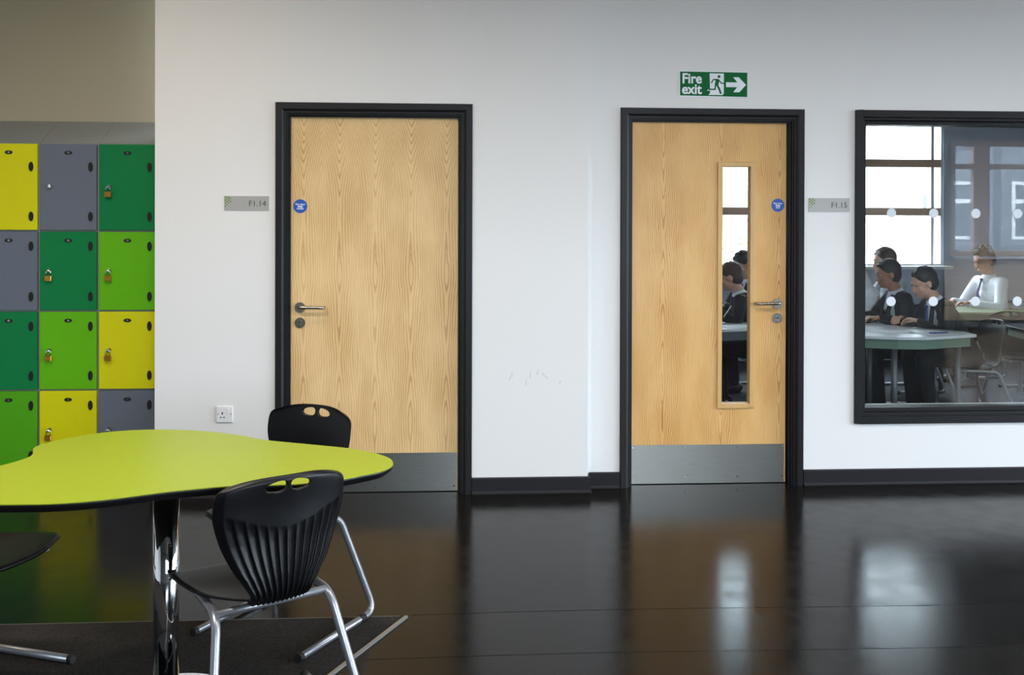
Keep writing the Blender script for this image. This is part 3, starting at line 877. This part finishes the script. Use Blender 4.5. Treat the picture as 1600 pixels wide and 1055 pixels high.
# ------------------------------------------------------------------ classroom shell
M_CWALL = mat('classroom_wall', (182, 188, 204), 0.7)
M_CFLOOR = mat('classroom_carpet', (30, 33, 42), 0.9, spec=0.2, bump=0.5, bscale=300)
struct(MB().box(0.7, YB + 0.16, -0.10, XE, YF, 0.0).build('floor_classroom', M_CFLOOR), 'dark blue grey carpet of the classroom behind the glass', 'floor')
struct(MB().box(0.7, 5.9, CEIL, XE, YF + 0.2, CEIL + 0.12).build('ceiling_classroom', M_CEIL), 'classroom ceiling', 'ceiling')
struct(MB().box(0.733, YB + 0.16, 0, 0.85, YF, CEIL).build('wall_classroom_left', M_CWALL), 'left wall of the classroom', 'wall')
M_CDARK = mat('classroom_display_wall', (118, 122, 134), 0.8)
wall_with_holes('wall_far', 0.733, XE, 0, CEIL, YF, YF + 0.2, FARW, M_CWALL, 'far wall of the classroom with the daylight window')


def outer_window(name, x0, x1, z0, z1, y, side, mull, trans, label, frame_m, t=0.06):
    """window set in an outside wall; side +1: outside lies towards +y"""
    wv = thing(name, label, 'window', (x0, y, z0), kind='structure')
    W_, H_ = x1 - x0, z1 - z0
    ya, yb = (0.02, 0.12) if side > 0 else (-0.12, -0.02)
    b = MB(); rect_frame(b, 0, 0, W_, H_, t, ya, yb)
    for mx, mw in mull: b.box(mx - x0 - mw / 2, ya, t, mx - x0 + mw / 2, yb, H_ - t)
    b.build('window_frame', frame_m, wv)
    b = MB()
    for tz, th in trans:
        ms = sorted([(0 + t)] + [m_ - x0 for m_, _ in mull] + [W_ - t])
        b.box(t, ya - 0.005, tz - z0 - th / 2, W_ - t, yb - 0.005, tz - z0 + th / 2)
    b.build('transom', frame_m if name != 'window_2' else M_WOODFR, wv)
    MB().box(t * 0.6, ya + 0.045, t * 0.6, W_ - t * 0.6, ya + 0.051, H_ - t * 0.6).build('window_pane', M_GLASS, wv)
    yo = (-0.16, 0.02) if side > 0 else (-0.02, 0.16)
    MB().box(-0.03, yo[0], -0.035, W_ + 0.03, yo[1], 0.0).build('window_sill', M_WHITE, wv)
    return wv


outer_window('window_2', 1.7, 5.39, 1.04, 3.05, YF, 1, [(3.83, 0.08), (5.275, 0.035)], [(2.17, 0.085), (1.635, 0.085)], 'bright classroom window seen through the glass, with brown transoms', M_WHITE, 0.02)
outer_window('window_3', *REARW[0], YR, -1, [(1.9, 0.07)], [], 'corridor window behind the viewpoint', M_WOODFR)
outer_window('window_4', *REARW[1], YR, -1, [(7.78, 0.24)], [(2.37, 0.07)], 'corridor window mirrored in the classroom glass', M_WOODFR, 0.08)
ew = outer_window('window_5', ENDW[0], ENDW[1], ENDW[2], ENDW[3], 0, -1, [(-0.8, 0.07), (1.0, 0.07), (2.8, 0.07)], [], 'end glazing of the corridor beyond the right edge', M_WOODFR)
ew.location = (XE, ENDW[0], ENDW[2]); ew.rotation_euler = (0, 0, PI / 2)
b = MB()
for k in range(4): b.box(7.2, YR + 0.001, 0.10 + k * 0.225, XE - 0.02, YR + 0.02, 0.10 + k * 0.225 + 0.215)
struct(b.build('trim_panelling', mat('oak_panelling', (214, 184, 156), 0.5, vary=0.12, vscale=5, stretch=(0.5, 1, 8))), 'wooden panelling below the corridor window, mirrored in the glass', 'panelling')

# ------------------------------------------------------------------ outside
struct(MB().box(-40, YF + 0.2, -0.3, 60, 70, -0.15).build('ground_far', mat('outside_paving', (150, 148, 140), 0.9)), 'paving outside the classroom window', 'ground')
struct(MB().box(-40, -60, -0.3, 60, YR - 0.2, -0.15).build('ground_near', mat('courtyard_paving', (96, 96, 96), 0.9)), 'courtyard paving behind the viewpoint', 'ground')
struct(MB().box(XE + 0.2, YR - 0.2, -0.3, 60, YF + 0.2, -0.15).build('ground_side', MATS['courtyard_paving']), 'paving beyond the glazed end', 'ground')
bd = thing('outbuilding', 'low pale building with a reddish coping and an added sky-blocking slab outside the classroom window', 'building', (0, 19, -0.15))
MB().box(-6, 0, 0, 16, 5, 1.75).build('building_wall', mat('pale_render', (225, 222, 214), 0.8), bd)
MB().box(-6.1, -0.06, 1.75, 16.1, 5.1, 1.80).build('roof_coping', mat('red_coping', (190, 110, 90), 0.7), bd)
MB().box(-6.1, 0.2, 1.80, 16.1, 5.1, 8.0).build('sky_block_slab', mat('pale_sky_block', (208, 208, 208), 0.7), bd)  # tall slab added over the coping to dim the window's floor reflection
MB().box(9.62, 0.16, 2.02, 9.84, 0.21, 2.30).build('building_window', mat('dark_pane', (70, 80, 110), 0.2), bd)
# grey wing across the courtyard
wg = thing('grey_wing', 'grey wing of the school with white framed windows, mirrored in the glass', 'building', (0, -15, -0.15))
MB().box(11, -4, 0, 40, 0, 4.3).build('building_wall', mat('grey_render', (104, 108, 118), 0.8), wg)
for k in range(8):
    x = 11.6 + k * 1.9
    b = MB(); rect_frame(b, x, 1.3, x + 1.1, 2.9, 0.09, 0.001, 0.05); b.box(x + 0.09, 0.001, 2.3, x + 1.01, 0.05, 2.42); f_ = b.build('facade_window', M_WHITE, wg)
    MB().box(x + 0.09, 0.002, 1.39, x + 1.01, 0.02, 2.81).build('facade_pane', mat('facade_glass', (60, 66, 78), 0.1), f_)

hg = thing('hedge', 'leafy green hedge outside the classroom window', 'hedge', (3.3, 13.6, -0.15))
b = MB(); rr = random.Random(3)
for k in range(2600):
    x = rr.uniform(-2.4, 2.4); y = rr.uniform(-0.35, 0.35); z = rr.uniform(0.05, 1.55) ** 1.0
    top = 1.42 + 0.10 * math.sin(x * 3.1) + 0.07 * math.sin(x * 7.7 + 1)
    if z > top: z = top * rr.random()
    if rr.random() < 0.5: y = -0.35 + rr.uniform(-0.04, 0.06)
    a = rr.uniform(0, 2 * PI); e = rr.uniform(-0.8, 0.8); s = rr.uniform(0.03, 0.06)
    u_ = Vector((math.cos(a), math.sin(a), e)).normalized(); v_ = u_.cross(Vector((rr.uniform(-1, 1), rr.uniform(-1, 1), 1))).normalized()
    c_ = Vector((x, y, z))
    b.add([c_ - u_ * s, c_ + v_ * s * 0.5, c_ + u_ * s, c_ - v_ * s * 0.5], [(0, 1, 2, 3)])
b.build('hedge_foliage', mat('hedge_leaves', (104, 130, 70), 0.6, vary=0.4, vscale=9), hg)
b = MB()
for k in range(9): b.tube([(-2.2 + k * 0.55, 0, 0), (-2.15 + k * 0.55, 0.03, 0.5), (-2.25 + k * 0.55, -0.02, 1.1)], [0.03, 0.02, 0.008], 7)
b.build('hedge_stems', mat('bark', (80, 62, 46), 0.9), hg)


# ------------------------------------------------------------------ classroom furniture
M_CTOP = mat('pale_desk_top', (196, 200, 206), 0.3)
M_CAPR = mat('sage_desk_edge', (92, 116, 100), 0.5)
M_CLEG = mat('grey_desk_tube', (96, 96, 100), 0.4, metal=0.3)
M_PAPER = mat('white_paper', (236, 238, 242), 0.6)


def desk(poly, legs, label, top_m, loc, apron=M_CAPR):
    t = thing('classroom_desk', label, 'desk', loc, group='classroom desks')
    P = [(x - loc[0], y - loc[1]) for x, y in poly]
    MB().prism(P, 0.700, 0.720, 'xy').build('desk_top', top_m, t, bevel=0.003)
    cx = sum(p[0] for p in P) / len(P); cy_ = sum(p[1] for p in P) / len(P)
    Q = [(cx + (x - cx) * 0.93, cy_ + (y - cy_) * 0.93) for x, y in P]
    b = MB(); n = len(Q)
    for i in range(n):
        a = Vector(Q[i]); c_ = Vector(Q[(i + 1) % n]); tt = (c_ - a).normalized(); m_ = Vector((-tt.y, tt.x)) * 0.02
        b.prism([tuple(a), tuple(c_), tuple(c_ + m_), tuple(a + m_)], 0.635, 0.700, 'xy')
    b.build('desk_apron', apron, t)
    for lx, ly in legs:
        MB().tube([(lx - loc[0], ly - loc[1], 0.0), (lx - loc[0], ly - loc[1], 0.66)], 0.021, 14).build('desk_leg', M_CLEG, t)
    return t


desk([(2.52, 6.48), (2.98, 6.28), (3.16, 6.26), (3.60, 6.42), (3.62, 6.60), (3.22, 7.22), (2.60, 7.38)], [(3.03, 6.45), (3.52, 6.52), (3.12, 7.05), (2.68, 7.20)],
     'pale angular classroom desk under the papers, behind the internal window', M_CTOP, (2.9, 6.8, 0))
desk([(0.95, 6.72), (1.95, 6.80), (2.42, 6.95), (2.42, 7.30), (1.0, 7.45)], [(1.10, 6.85), (2.32, 7.02), (2.32, 7.20), (1.15, 7.30)],
     'classroom desk seen through the glass strip of the door', M_CTOP, (1.7, 7.1, 0), mat('slate_desk_edge', (52, 58, 70), 0.5))
desk([(4.15, 8.15), (5.10, 8.05), (5.25, 8.30), (4.70, 8.75), (4.20, 8.60)], [(4.3, 8.25), (5.0, 8.2), (4.7, 8.6), (4.35, 8.5)],
     'sage topped desk in front of the distant boy in a white shirt', mat('sage_desk_top', (132, 150, 112), 0.4), (4.7, 8.4, 0))
desk([(4.10, 6.60), (5.30, 6.55), (5.45, 6.80), (5.1, 7.20), (4.2, 7.15)], [(4.25, 6.72), (5.2, 6.70), (5.0, 7.05), (4.35, 7.0)],
     'dark classroom desk near the glass at the right edge', mat('dark_desk_top', (60, 66, 70), 0.25), (4.7, 6.9, 0))

papers = [(2.76, 6.72, 0.2, 'white worksheet lying left on the angular desk by the clasped hands'), (3.08, 6.62, -0.35, 'white worksheet at the middle of the angular desk'),
          (3.34, 6.50, 0.5, 'white worksheet near the right tip of the angular desk'), (2.05, 7.02, 0.1, 'white worksheet on the desk behind the door glass')]
for (x, y, a, lb) in papers:
    o = MB().box(-0.149, -0.105, 0.0003, 0.149, 0.105, 0.0013).build('worksheet', M_PAPER); o.location = (x, y, 0.7205); o.rotation_euler = (0, 0, a)
    tag(o, lb, 'paper', 'worksheets on the classroom desks')
o = MB().tube([(-0.07, 0, 0.004), (0.07, 0, 0.004)], 0.004, 8).build('blue_pen', mat('blue_pen', (30, 50, 140), 0.3)); o.location = (3.36, 6.48, 0.722); o.rotation_euler = (0, 0, 0.1)
tag(o, 'blue pen lying on the right worksheet of the angular desk', 'pen')

cc = make_chair('black classroom chair under the boy in the dark blazer with clasped hands', 'black classroom chairs', (3.70, 7.43, 0), math.radians(176), detail=False)
CH = [(3.88, 7.00, 180, 'black classroom chair under the boy with the blue tie'), (4.06, 8.41, 182, 'black classroom chair of the boy in the pale grey shirt at the back'),
      (5.13, 8.735, 188, 'black classroom chair under the distant boy in a white shirt'), (2.49, 7.49, 158, 'black classroom chair of the boy writing behind the door glass'),
      (2.83, 8.545, 190, 'black classroom chair of the boy further back behind the door glass'), (4.55, 7.45, 262, 'empty black classroom chair behind the dark desk at the right'),
      (4.45, 6.28, 80, 'empty black classroom chair just behind the internal window glass')]
for x, y, a, lb in CH: copy_tree(cc, (x, y, 0), math.radians(a), lb, 'black classroom chairs')


# ------------------------------------------------------------------ people
SKIN = mat('skin_light', (205, 158, 132), 0.5); SKIN2 = mat('skin_tan', (168, 116, 90), 0.5)
BLAZ = mat('dark_blazer', (14, 15, 20), 0.85, bump=0.3, bscale=300); TROU = mat('dark_trousers', (13, 13, 16), 0.9)
WSH = mat('white_shirt', (228, 232, 240), 0.7); GSH = mat('pale_grey_shirt', (170, 174, 178), 0.8)
HDARK = mat('hair_dark', (28, 22, 20), 0.6, bump=0.8, bscale=160); HBRN = mat('hair_brown', (70, 52, 40), 0.6, bump=0.8, bscale=160)
TIE = mat('blue_tie', (28, 44, 120), 0.5); SHOE = mat('black_shoe', (16, 16, 16), 0.35); EYEW = mat('eye_white', (150, 146, 142), 0.3); EYED = mat('eye_dark', (30, 22, 18), 0.2)
LIP = mat('lips', (160, 96, 88), 0.5)


def remesh(b, name, m, parent, voxel, smooth=2):
    me = b.mesh(name)
    tmp = bpy.data.objects.new(name + '_tmp', me); COL.objects.link(tmp)
    md = tmp.modifiers.new('r', 'REMESH'); md.mode = 'VOXEL'; md.voxel_size = voxel; md.use_smooth_shade = True
    ms = tmp.modifiers.new('s', 'SMOOTH'); ms.iterations = smooth; ms.factor = 0.5
    bpy.context.view_layer.update()
    me2 = bpy.data.meshes.new_from_object(tmp.evaluated_get(bpy.context.evaluated_depsgraph_get()))
    bpy.data.objects.remove(tmp)
    me2.materials.clear(); me2.materials.append(m)
    o = bpy.data.objects.new(name, me2); COL.objects.link(o); o.parent = parent
    return o


def limb(b, pts, rs):
    """tapered limb with round joints"""
    P = []; Rr = []
    for i in range(len(pts) - 1):
        a, c_ = Vector(pts[i]), Vector(pts[i + 1])
        b.tube([a, a.lerp(c_, 0.5), c_], [rs[i], (rs[i] + rs[i + 1]) / 2 * 1.03, rs[i + 1]], 14)
    for p, r in zip(pts, rs): b.ell(p, (r, r, r), 8)


def ik(a, c_, l1, l2, hint):
    a, c_ = Vector(a), Vector(c_); d = c_ - a; L_ = min(d.length, (l1 + l2) * 0.995); dn = d.normalized()
    x = (l1 * l1 - l2 * l2 + L_ * L_) / (2 * L_); h = math.sqrt(max(0, l1 * l1 - x * x))
    hv = Vector(hint); hv = (hv - dn * hv.dot(dn)).normalized()
    return a + dn * x + hv * h, a + dn * L_


def hand(b, wrist, fdir, down, side, curl=0.5, sc=1.0):
    """palm, four unequal curled fingers and a thumb from the side of the palm"""
    f = Vector(fdir).normalized(); dn = Vector(down); dn = (dn - f * dn.dot(f)).normalized(); lat = f.cross(dn) * side
    w_ = Vector(wrist)
    for q in (-0.026, -0.009, 0.009, 0.026):
        b.tube([w_ + lat * q * 0.7 * sc, w_ + f * 0.085 * sc + lat * q * sc], [0.0135 * sc, 0.0125 * sc], 8)
        b.ell(w_ + f * 0.085 * sc + lat * q * sc, (0.0125 * sc,) * 3, 6)
    for q, ln in ((-0.028, 0.062), (-0.0095, 0.076), (0.0095, 0.080), (0.028, 0.070)):
        p = w_ + f * 0.085 * sc + lat * q * 1.12 * sc; d_ = f.copy(); ang = 0.25
        pts = [p]
        for seg in (0.45, 0.32, 0.23):
            ang += curl * 0.75
            d_ = (f * math.cos(ang) + dn * math.sin(ang)).normalized(); p = p + d_ * ln * seg * sc; pts.append(p)
        b.tube(pts, [0.0095 * sc, 0.0088 * sc, 0.008 * sc, 0.0072 * sc], 8); b.ell(pts[-1], (0.0072 * sc,) * 3, 6)
    p = w_ + f * 0.03 * sc + lat * 0.032 * sc
    pts = [p, p + (f * 0.6 + lat * 0.8 + dn * 0.3).normalized() * 0.035 * sc, p + (f * 0.6 + lat * 0.8 + dn * 0.3).normalized() * 0.035 * sc + (f + lat * 0.1 + dn * 0.4).normalized() * 0.03 * sc]
    b.tube(pts, [0.0125 * sc, 0.0105 * sc, 0.0085 * sc], 8); b.ell(pts[-1], (0.0085 * sc,) * 3, 6)


def person(label, loc, rz, lean=20, headpitch=10, headyaw=0, hands=None, skin=SKIN, hair=HDARK, top=BLAZ, shirt=WSH, tie=None, sc=0.94, standing=False, spiky=False):
    t = thing('person', label, 'person', loc, rz, None)
    S = sc
    ph = 0.43 + 0.085 * S if not standing else 0.90 * S
    pel = Vector((0, 0, ph)); le = math.radians(lean)
    up = Vector((math.sin(le), 0, math.cos(le))); fw = Vector((math.cos(le), 0, -math.sin(le)))
    waist = pel + up * 0.14 * S; chest = pel + up * 0.33 * S + fw * 0.01; nb = pel + up * 0.50 * S
    nd = (up + Vector((0.25, 0, 0.35))).normalized(); hc = nb + nd * 0.175 * S
    hp = math.radians(headpitch); hy = math.radians(headyaw)
    HR = Matrix.Rotation(hy, 3, 'Z') @ Matrix.Rotation(hp, 3, 'Y')
    def H_(x, y, z): return hc + HR @ Vector((x * S, y * S, z * S))
    shoulders = {s: pel + up * 0.455 * S + Vector((0, s * 0.165 * S, 0)) for s in (1, -1)}
    hips = {s: pel + Vector((0.0, s * 0.085 * S, -0.01)) for s in (1, -1)}
    if standing:
        legs = {s: [hips[s], Vector((0.03, s * 0.10, 0.48 * S)), Vector((-0.02, s * 0.11, 0.085))] for s in (1, -1)}
    else:
        legs = {s: [hips[s], Vector((0.40 * S, s * 0.11, 0.49)), Vector((0.36 * S, s * 0.12, 0.085))] for s in (1, -1)}
    hands = hands or {1: (0.42, 0.12, 0.76), -1: (0.42, -0.10, 0.76)}
    arms = {}
    for s in (1, -1):
        el, wr = ik(shoulders[s], hands[s], 0.27 * S, 0.25 * S, (-0.2, s * 0.6, -0.7)); arms[s] = [shoulders[s], el, wr]
    # body (skin) as one surface
    b = MB()
    b.ell(H_(-0.008, 0, 0.022), (0.097 * S, 0.077 * S, 0.098 * S), 14, HR)           # cranium
    b.ell(H_(0.022, 0, -0.045), (0.066 * S, 0.058 * S, 0.078 * S), 12, HR)           # face and jaw
    b.ell(H_(0.062, 0, -0.098), (0.020 * S, 0.022 * S, 0.016 * S), 8, HR)            # chin
    b.tube([H_(0.082, 0, 0.008), H_(0.100, 0, -0.030), H_(0.104, 0, -0.040)], [0.008 * S, 0.011 * S, 0.012 * S], 8)  # nose
    b.ell(H_(0.104, 0, -0.040), (0.013 * S,) * 3, 6)
    b.ell(H_(0.094, 0, -0.010 + 0.035), (0.006 * S, 0.042 * S, 0.009 * S), 8, HR)    # brow
    b.ell(H_(0.084, 0, -0.066), (0.010 * S, 0.024 * S, 0.007 * S), 8, HR)            # upper lip
    b.ell(H_(0.081, 0, -0.077), (0.010 * S, 0.021 * S, 0.007 * S), 8, HR)            # lower lip
    for s in (1, -1):
        b.ell(H_(-0.005, s * 0.079, -0.012), (0.020 * S, 0.009 * S, 0.031 * S), 8, HR)   # ears
        b.ell(H_(0.058, s * 0.040, -0.030), (0.026 * S, 0.022 * S, 0.024 * S), 8, HR)    # cheeks
    limb(b, [nb - up * 0.05, H_(-0.02, 0, -0.055)], [0.056 * S, 0.050 * S])
    for s in (1, -1):
        limb(b, arms[s], [0.046 * S, 0.036 * S, 0.026 * S])
        el, wr = arms[s][1], arms[s][2]; fd = (wr - el).normalized(); fd = Vector((fd.x, fd.y, fd.z * 0.3))
        hand(b, wr, fd, (0, 0, -1), s, 0.55, S)
        limb(b, legs[s], [0.078 * S, 0.055 * S, 0.036 * S])
        an = legs[s][2]; b.tube([an + Vector((-0.03, 0, -0.045)), an + Vector((0.14, s * 0.015, -0.055))], [0.034, 0.026], 10)
    for a, c_, r0, r1, wy in ((pel, waist, 0.115, 0.105, 1.28), (waist, chest, 0.105, 0.115, 1.30), (chest, nb - up * 0.05, 0.115, 0.07, 1.35)):
        for k in range(4):
            q = k / 3; p = a.lerp(c_, q); r = (r0 + (r1 - r0) * q) * S
            b.ell(p, (r * 0.86, r * wy, r), 10)
    b.tube([shoulders[1], shoulders[-1]], 0.05 * S, 10)
    remesh(b, 'body', skin, t, 0.0065, 2)
    # shirt collar and front
    b = MB()
    for k in range(3): b.ell(chest.lerp(nb - up * 0.03, k / 2) + fw * 0.006, ((0.112 - 0.018 * k) * S, (0.115 - 0.02 * k) * S, 0.09 * S), 10)
    b.tube([nb - up * 0.045, nb + up * 0.012 + nd * 0.012], [0.072 * S, 0.062 * S], 16)
    remesh(b, 'shirt', shirt, t, 0.009, 2)
    if top is not None:
        b = MB(); g = 0.011
        for a, c_, r0, r1, wy in ((pel - up * 0.03, waist, 0.118, 0.108, 1.28), (waist, chest, 0.108, 0.116, 1.30), (chest, nb - up * 0.07, 0.114, 0.085, 1.42)):
            for k in range(4):
                q = k / 3; p = a.lerp(c_, q) - fw * 0.006; r = (r0 + (r1 - r0) * q) * S + g
                b.ell(p, (r * 0.84, r * wy, r), 10)
        b.tube([shoulders[1], shoulders[-1]], 0.056 * S, 12)
        if standing:
            for k in range(4): b.ell(pel - Vector((0, 0, 0.06 * k)), (0.148, 0.185, 0.10), 10)
        for s in (1, -1):
            e = arms[s][1].lerp(arms[s][2], 0.94)
            limb(b, [arms[s][0], arms[s][1], e], [0.058 * S, 0.048 * S, 0.038 * S])
        # open front: cut the neck V by pulling back with a slimmer chest
        remesh(b, 'blazer' if top is BLAZ else 'shirt_sleeves', top, t, 0.009, 3)
        if top is BLAZ:
            b = MB()
            for s in (1, -1):
                p = [nb + fw * 0.045 + Vector((0, s * 0.05, 0.0)), chest + fw * (0.130 * S) + up * 0.04 + Vector((0, s * 0.045, 0)), chest + fw * (0.128 * S) - up * 0.08 + Vector((0, s * 0.008, 0))]
                b.tube(p, [0.016, 0.018, 0.008], 8)
            b.build('lapels', BLAZ, t)
            b = MB(); p0 = nb + fw * 0.072 * S - up * 0.010; p1 = chest + fw * 0.128 * S + up * 0.06; p2 = chest + fw * 0.130 * S - up * 0.05
            b.add([p0 + Vector((0, 0.036, 0.012)), p0 + Vector((0, -0.036, 0.012)), p1 + Vector((0, -0.030, 0)), p1 + Vector((0, 0.030, 0)), p2,
                   p0 + Vector((0, 0.036, 0.012)) - fw * 0.02, p0 + Vector((0, -0.036, 0.012)) - fw * 0.02, p1 + Vector((0, -0.030, 0)) - fw * 0.02, p1 + Vector((0, 0.030, 0)) - fw * 0.02, p2 - fw * 0.02],
                  [(0, 1, 2, 3), (3, 2, 4), (5, 8, 7, 6), (8, 9, 7), (0, 5, 6, 1), (1, 6, 7, 2), (2, 7, 9, 4), (4, 9, 8, 3), (3, 8, 5, 0)])
            b.build('shirt_front', shirt, t)
    if tie is not None:
        p0 = nb + fw * 0.085 * S - up * 0.005; p1 = chest + fw * 0.140 * S + up * 0.05; p2 = chest + fw * 0.142 * S - up * 0.04
        b = MB(); b.ell(p0, (0.014, 0.016, 0.014), 8); b.tube([p0, p1, p2], [0.008, 0.013, 0.018], 8); b.build('tie', tie, t)
    # trousers, shoes
    b = MB()
    for s in (1, -1): limb(b, legs[s], [0.092 * S, 0.068 * S, 0.052 * S])
    b.ell(pel + Vector((0, 0, 0.0)), (0.125 * S, 0.155 * S, 0.10 * S), 10)
    remesh(b, 'trousers', TROU, t, 0.010, 2)
    for s in (1, -1):
        an = legs[s][2]; b = MB()
        b.tube([an + Vector((-0.045, 0, -0.043)), an + Vector((0.06, s * 0.01, -0.047)), an + Vector((0.16, s * 0.015, -0.055))], [0.042, 0.040, 0.028], 12)
        b.ell(an + Vector((0.16, s * 0.015, -0.055)), (0.03, 0.032, 0.028), 8); b.ell(an + Vector((-0.045, 0, -0.043)), (0.042,) * 3, 8)
        b.build('shoe', SHOE, t)
    # hair
    b = MB(); rr = random.Random(len(label))
    b.ell(H_(-0.020, 0, 0.040), (0.101 * S, 0.085 * S, 0.094 * S), 14, HR)
    b.ell(H_(-0.048, 0, -0.005), (0.068 * S, 0.080 * S, 0.088 * S), 12, HR)
    for k in range(46 if spiky else 26):
        a = rr.uniform(0, 2 * PI); e = rr.uniform(0.35, 1.5)
        d_ = Vector((math.cos(a) * math.cos(e) * 0.098 - 0.018, math.sin(a) * math.cos(e) * 0.082, 0.040 + math.sin(e) * 0.092))
        if d_.x > 0.055 and d_.z < 0.075: continue
        l_ = 1.22 if spiky else 1.07
        b.tube([H_(d_.x * 0.9, d_.y * 0.9, d_.z * 0.95), H_(d_.x * l_ + 0.006, d_.y * l_, 0.04 + (d_.z - 0.04) * l_)], [0.014 * S, 0.004 * S if spiky else 0.009 * S], 6)
    remesh(b, 'hair', hair, t, 0.006, 1)
    for s in (1, -1):
        e = MB().ell(H_(0.079, s * 0.033, 0.002), (0.0105 * S, 0.0120 * S, 0.0060 * S), 10, HR).build('eye', EYEW, t)
        MB().ell(H_(0.0895, s * 0.034, 0.001), (0.0035 * S, 0.0055 * S, 0.0055 * S), 8, HR).build('iris', EYED, e)
    MB().ell(H_(0.0925, 0, -0.0715), (0.004 * S, 0.018 * S, 0.0055 * S), 8, HR).build('mouth', LIP, t)
    return t


person('boy in dark blazer leaning on the angular desk with clasped hands, facing left', (3.668, 7.435, 0), math.radians(176), lean=20, headpitch=8, headyaw=0,
       hands={1: (0.40, 0.30, 0.765), -1: (0.46, 0.12, 0.765)}, skin=SKIN2, hair=HDARK, sc=0.92)
person('boy in dark blazer with white collar and blue tie bending low over the desk', (3.829, 7.00, 0), math.radians(180), lean=30, headpitch=18, headyaw=0,
       hands={1: (0.40, 0.10, 0.765), -1: (0.42, -0.14, 0.765)}, skin=SKIN, hair=HDARK, tie=TIE, sc=0.92)
person('short-haired boy in a pale grey shirt sitting behind the two blazered boys', (4.018, 8.407, 0), math.radians(182), lean=13, headpitch=6,
       skin=SKIN, hair=HBRN, top=GSH, shirt=GSH, sc=0.98)
person('spiky-haired boy in white shirt and blue tie, furthest right at the back', (5.096, 8.729, 0), math.radians(188), lean=11, headpitch=20, headyaw=6,
       hands={1: (0.38, 0.12, 0.765), -1: (0.38, -0.12, 0.765)}, skin=SKIN2, hair=HDARK, top=WSH, tie=TIE, sc=0.98, spiky=True)
person('boy in dark blazer writing with a pen, behind the glass strip of the door', (2.451, 7.504, 0), math.radians(158), lean=24, headpitch=16, headyaw=0,
       hands={1: (0.36, 0.28, 0.83), -1: (0.42, 0.02, 0.765)}, skin=SKIN, hair=HBRN, sc=0.90)
person('second boy behind the door glass, further back, head bowed, blazer and white collar', (2.785, 8.537, 0), math.radians(190), lean=16, headpitch=22, headyaw=4,
       skin=SKIN, hair=HDARK, tie=TIE, sc=0.95)
person('standing adult in a white shirt stooping, cropped by the left side of the internal window', (3.355, 7.77, 0), math.radians(190), lean=26, headpitch=30,
       hands={1: (0.66, 0.16, 0.80), -1: (0.62, -0.14, 0.78)}, skin=SKIN, hair=HBRN, top=WSH, sc=1.0, standing=True)
o = MB().tube([(-0.03, 0, -0.035), (0.03, 0, 0.05)], 0.0035, 8).build('white_pen', M_PAPER); o.location = (2.10, 7.28, 0.80)
tag(o, 'pen held upright by the boy writing behind the door glass', 'pen')

# ------------------------------------------------------------------ warm ceiling downlights over the locker corner
def downlight(x, y, power, label):
    t = thing('ceiling_downlight', label, 'ceiling light', (x, y, CEIL), group='ceiling downlights')
    b = MB()
    n = 32; vs = []
    for r, z in ((0.11, -0.001), (0.11, -0.012), (0.085, -0.012), (0.085, -0.001)):
        for k in range(n): vs.append((r * math.cos(2 * PI * k / n), r * math.sin(2 * PI * k / n), z))
    fs = [(i * n + k, i * n + (k + 1) % n, ((i + 1) % 4) * n + (k + 1) % n, ((i + 1) % 4) * n + k) for i in range(4) for k in range(n)]
    b.add(vs, fs, True); b.build('light_ring', M_WHITE, t)
    MB().disc((0, 0, -0.004), 0.084, 0.003, 32, 'z').build('light_diffuser', mat('lamp_diffuser', (255, 230, 190), 0.5, emit=((255, 214, 160), 6.0)), t)
    l = bpy.data.lights.new('downlight_lamp', 'AREA'); l.shape = 'DISK'; l.size = 0.16; l.energy = power; l.color = (1.0, 0.78, 0.52)
    o = bpy.data.objects.new('downlight_lamp', l); COL.objects.link(o); o.parent = t; o.location = (0, 0, -0.016)


def panel_light(x, y, power, label):
    t = thing('ceiling_light', label, 'ceiling light', (x, y, CEIL), group='ceiling light panels')
    b = MB(); rect = [(-0.62, -0.17), (0.62, -0.17), (0.62, 0.17), (-0.62, 0.17)]
    b.box(-0.62, -0.17, -0.03, -0.60, 0.17, -0.001); b.box(0.60, -0.17, -0.03, 0.62, 0.17, -0.001)
    b.box(-0.60, -0.17, -0.03, 0.60, -0.15, -0.001); b.box(-0.60, 0.15, -0.03, 0.60, 0.17, -0.001)
    b.build('light_frame', M_WHITE, t)
    MB().box(-0.60, -0.15, -0.012, 0.60, 0.15, -0.006).build('light_diffuser', mat('panel_diffuser', (250, 250, 250), 0.5, emit=((255, 250, 240), 8.0)), t)
    l = bpy.data.lights.new('panel_lamp', 'AREA'); l.shape = 'RECTANGLE'; l.size = 1.18; l.size_y = 0.28; l.energy = power; l.color = (1.0, 0.965, 0.92)
    o = bpy.data.objects.new('panel_lamp', l); COL.objects.link(o); o.parent = t; o.location = (0, 0, -0.02)


for i, x in enumerate((-1.4, 1.0, 3.4, 5.8)):
    panel_light(x, 2.2, (36, 24, 20, 16)[i], 'rectangular ceiling light panel above the picture, number %s from the lockers' % ('one', 'two', 'three', 'four')[i])
downlight(-1.70, 3.7, 13, 'round warm ceiling downlight over the locker corner')
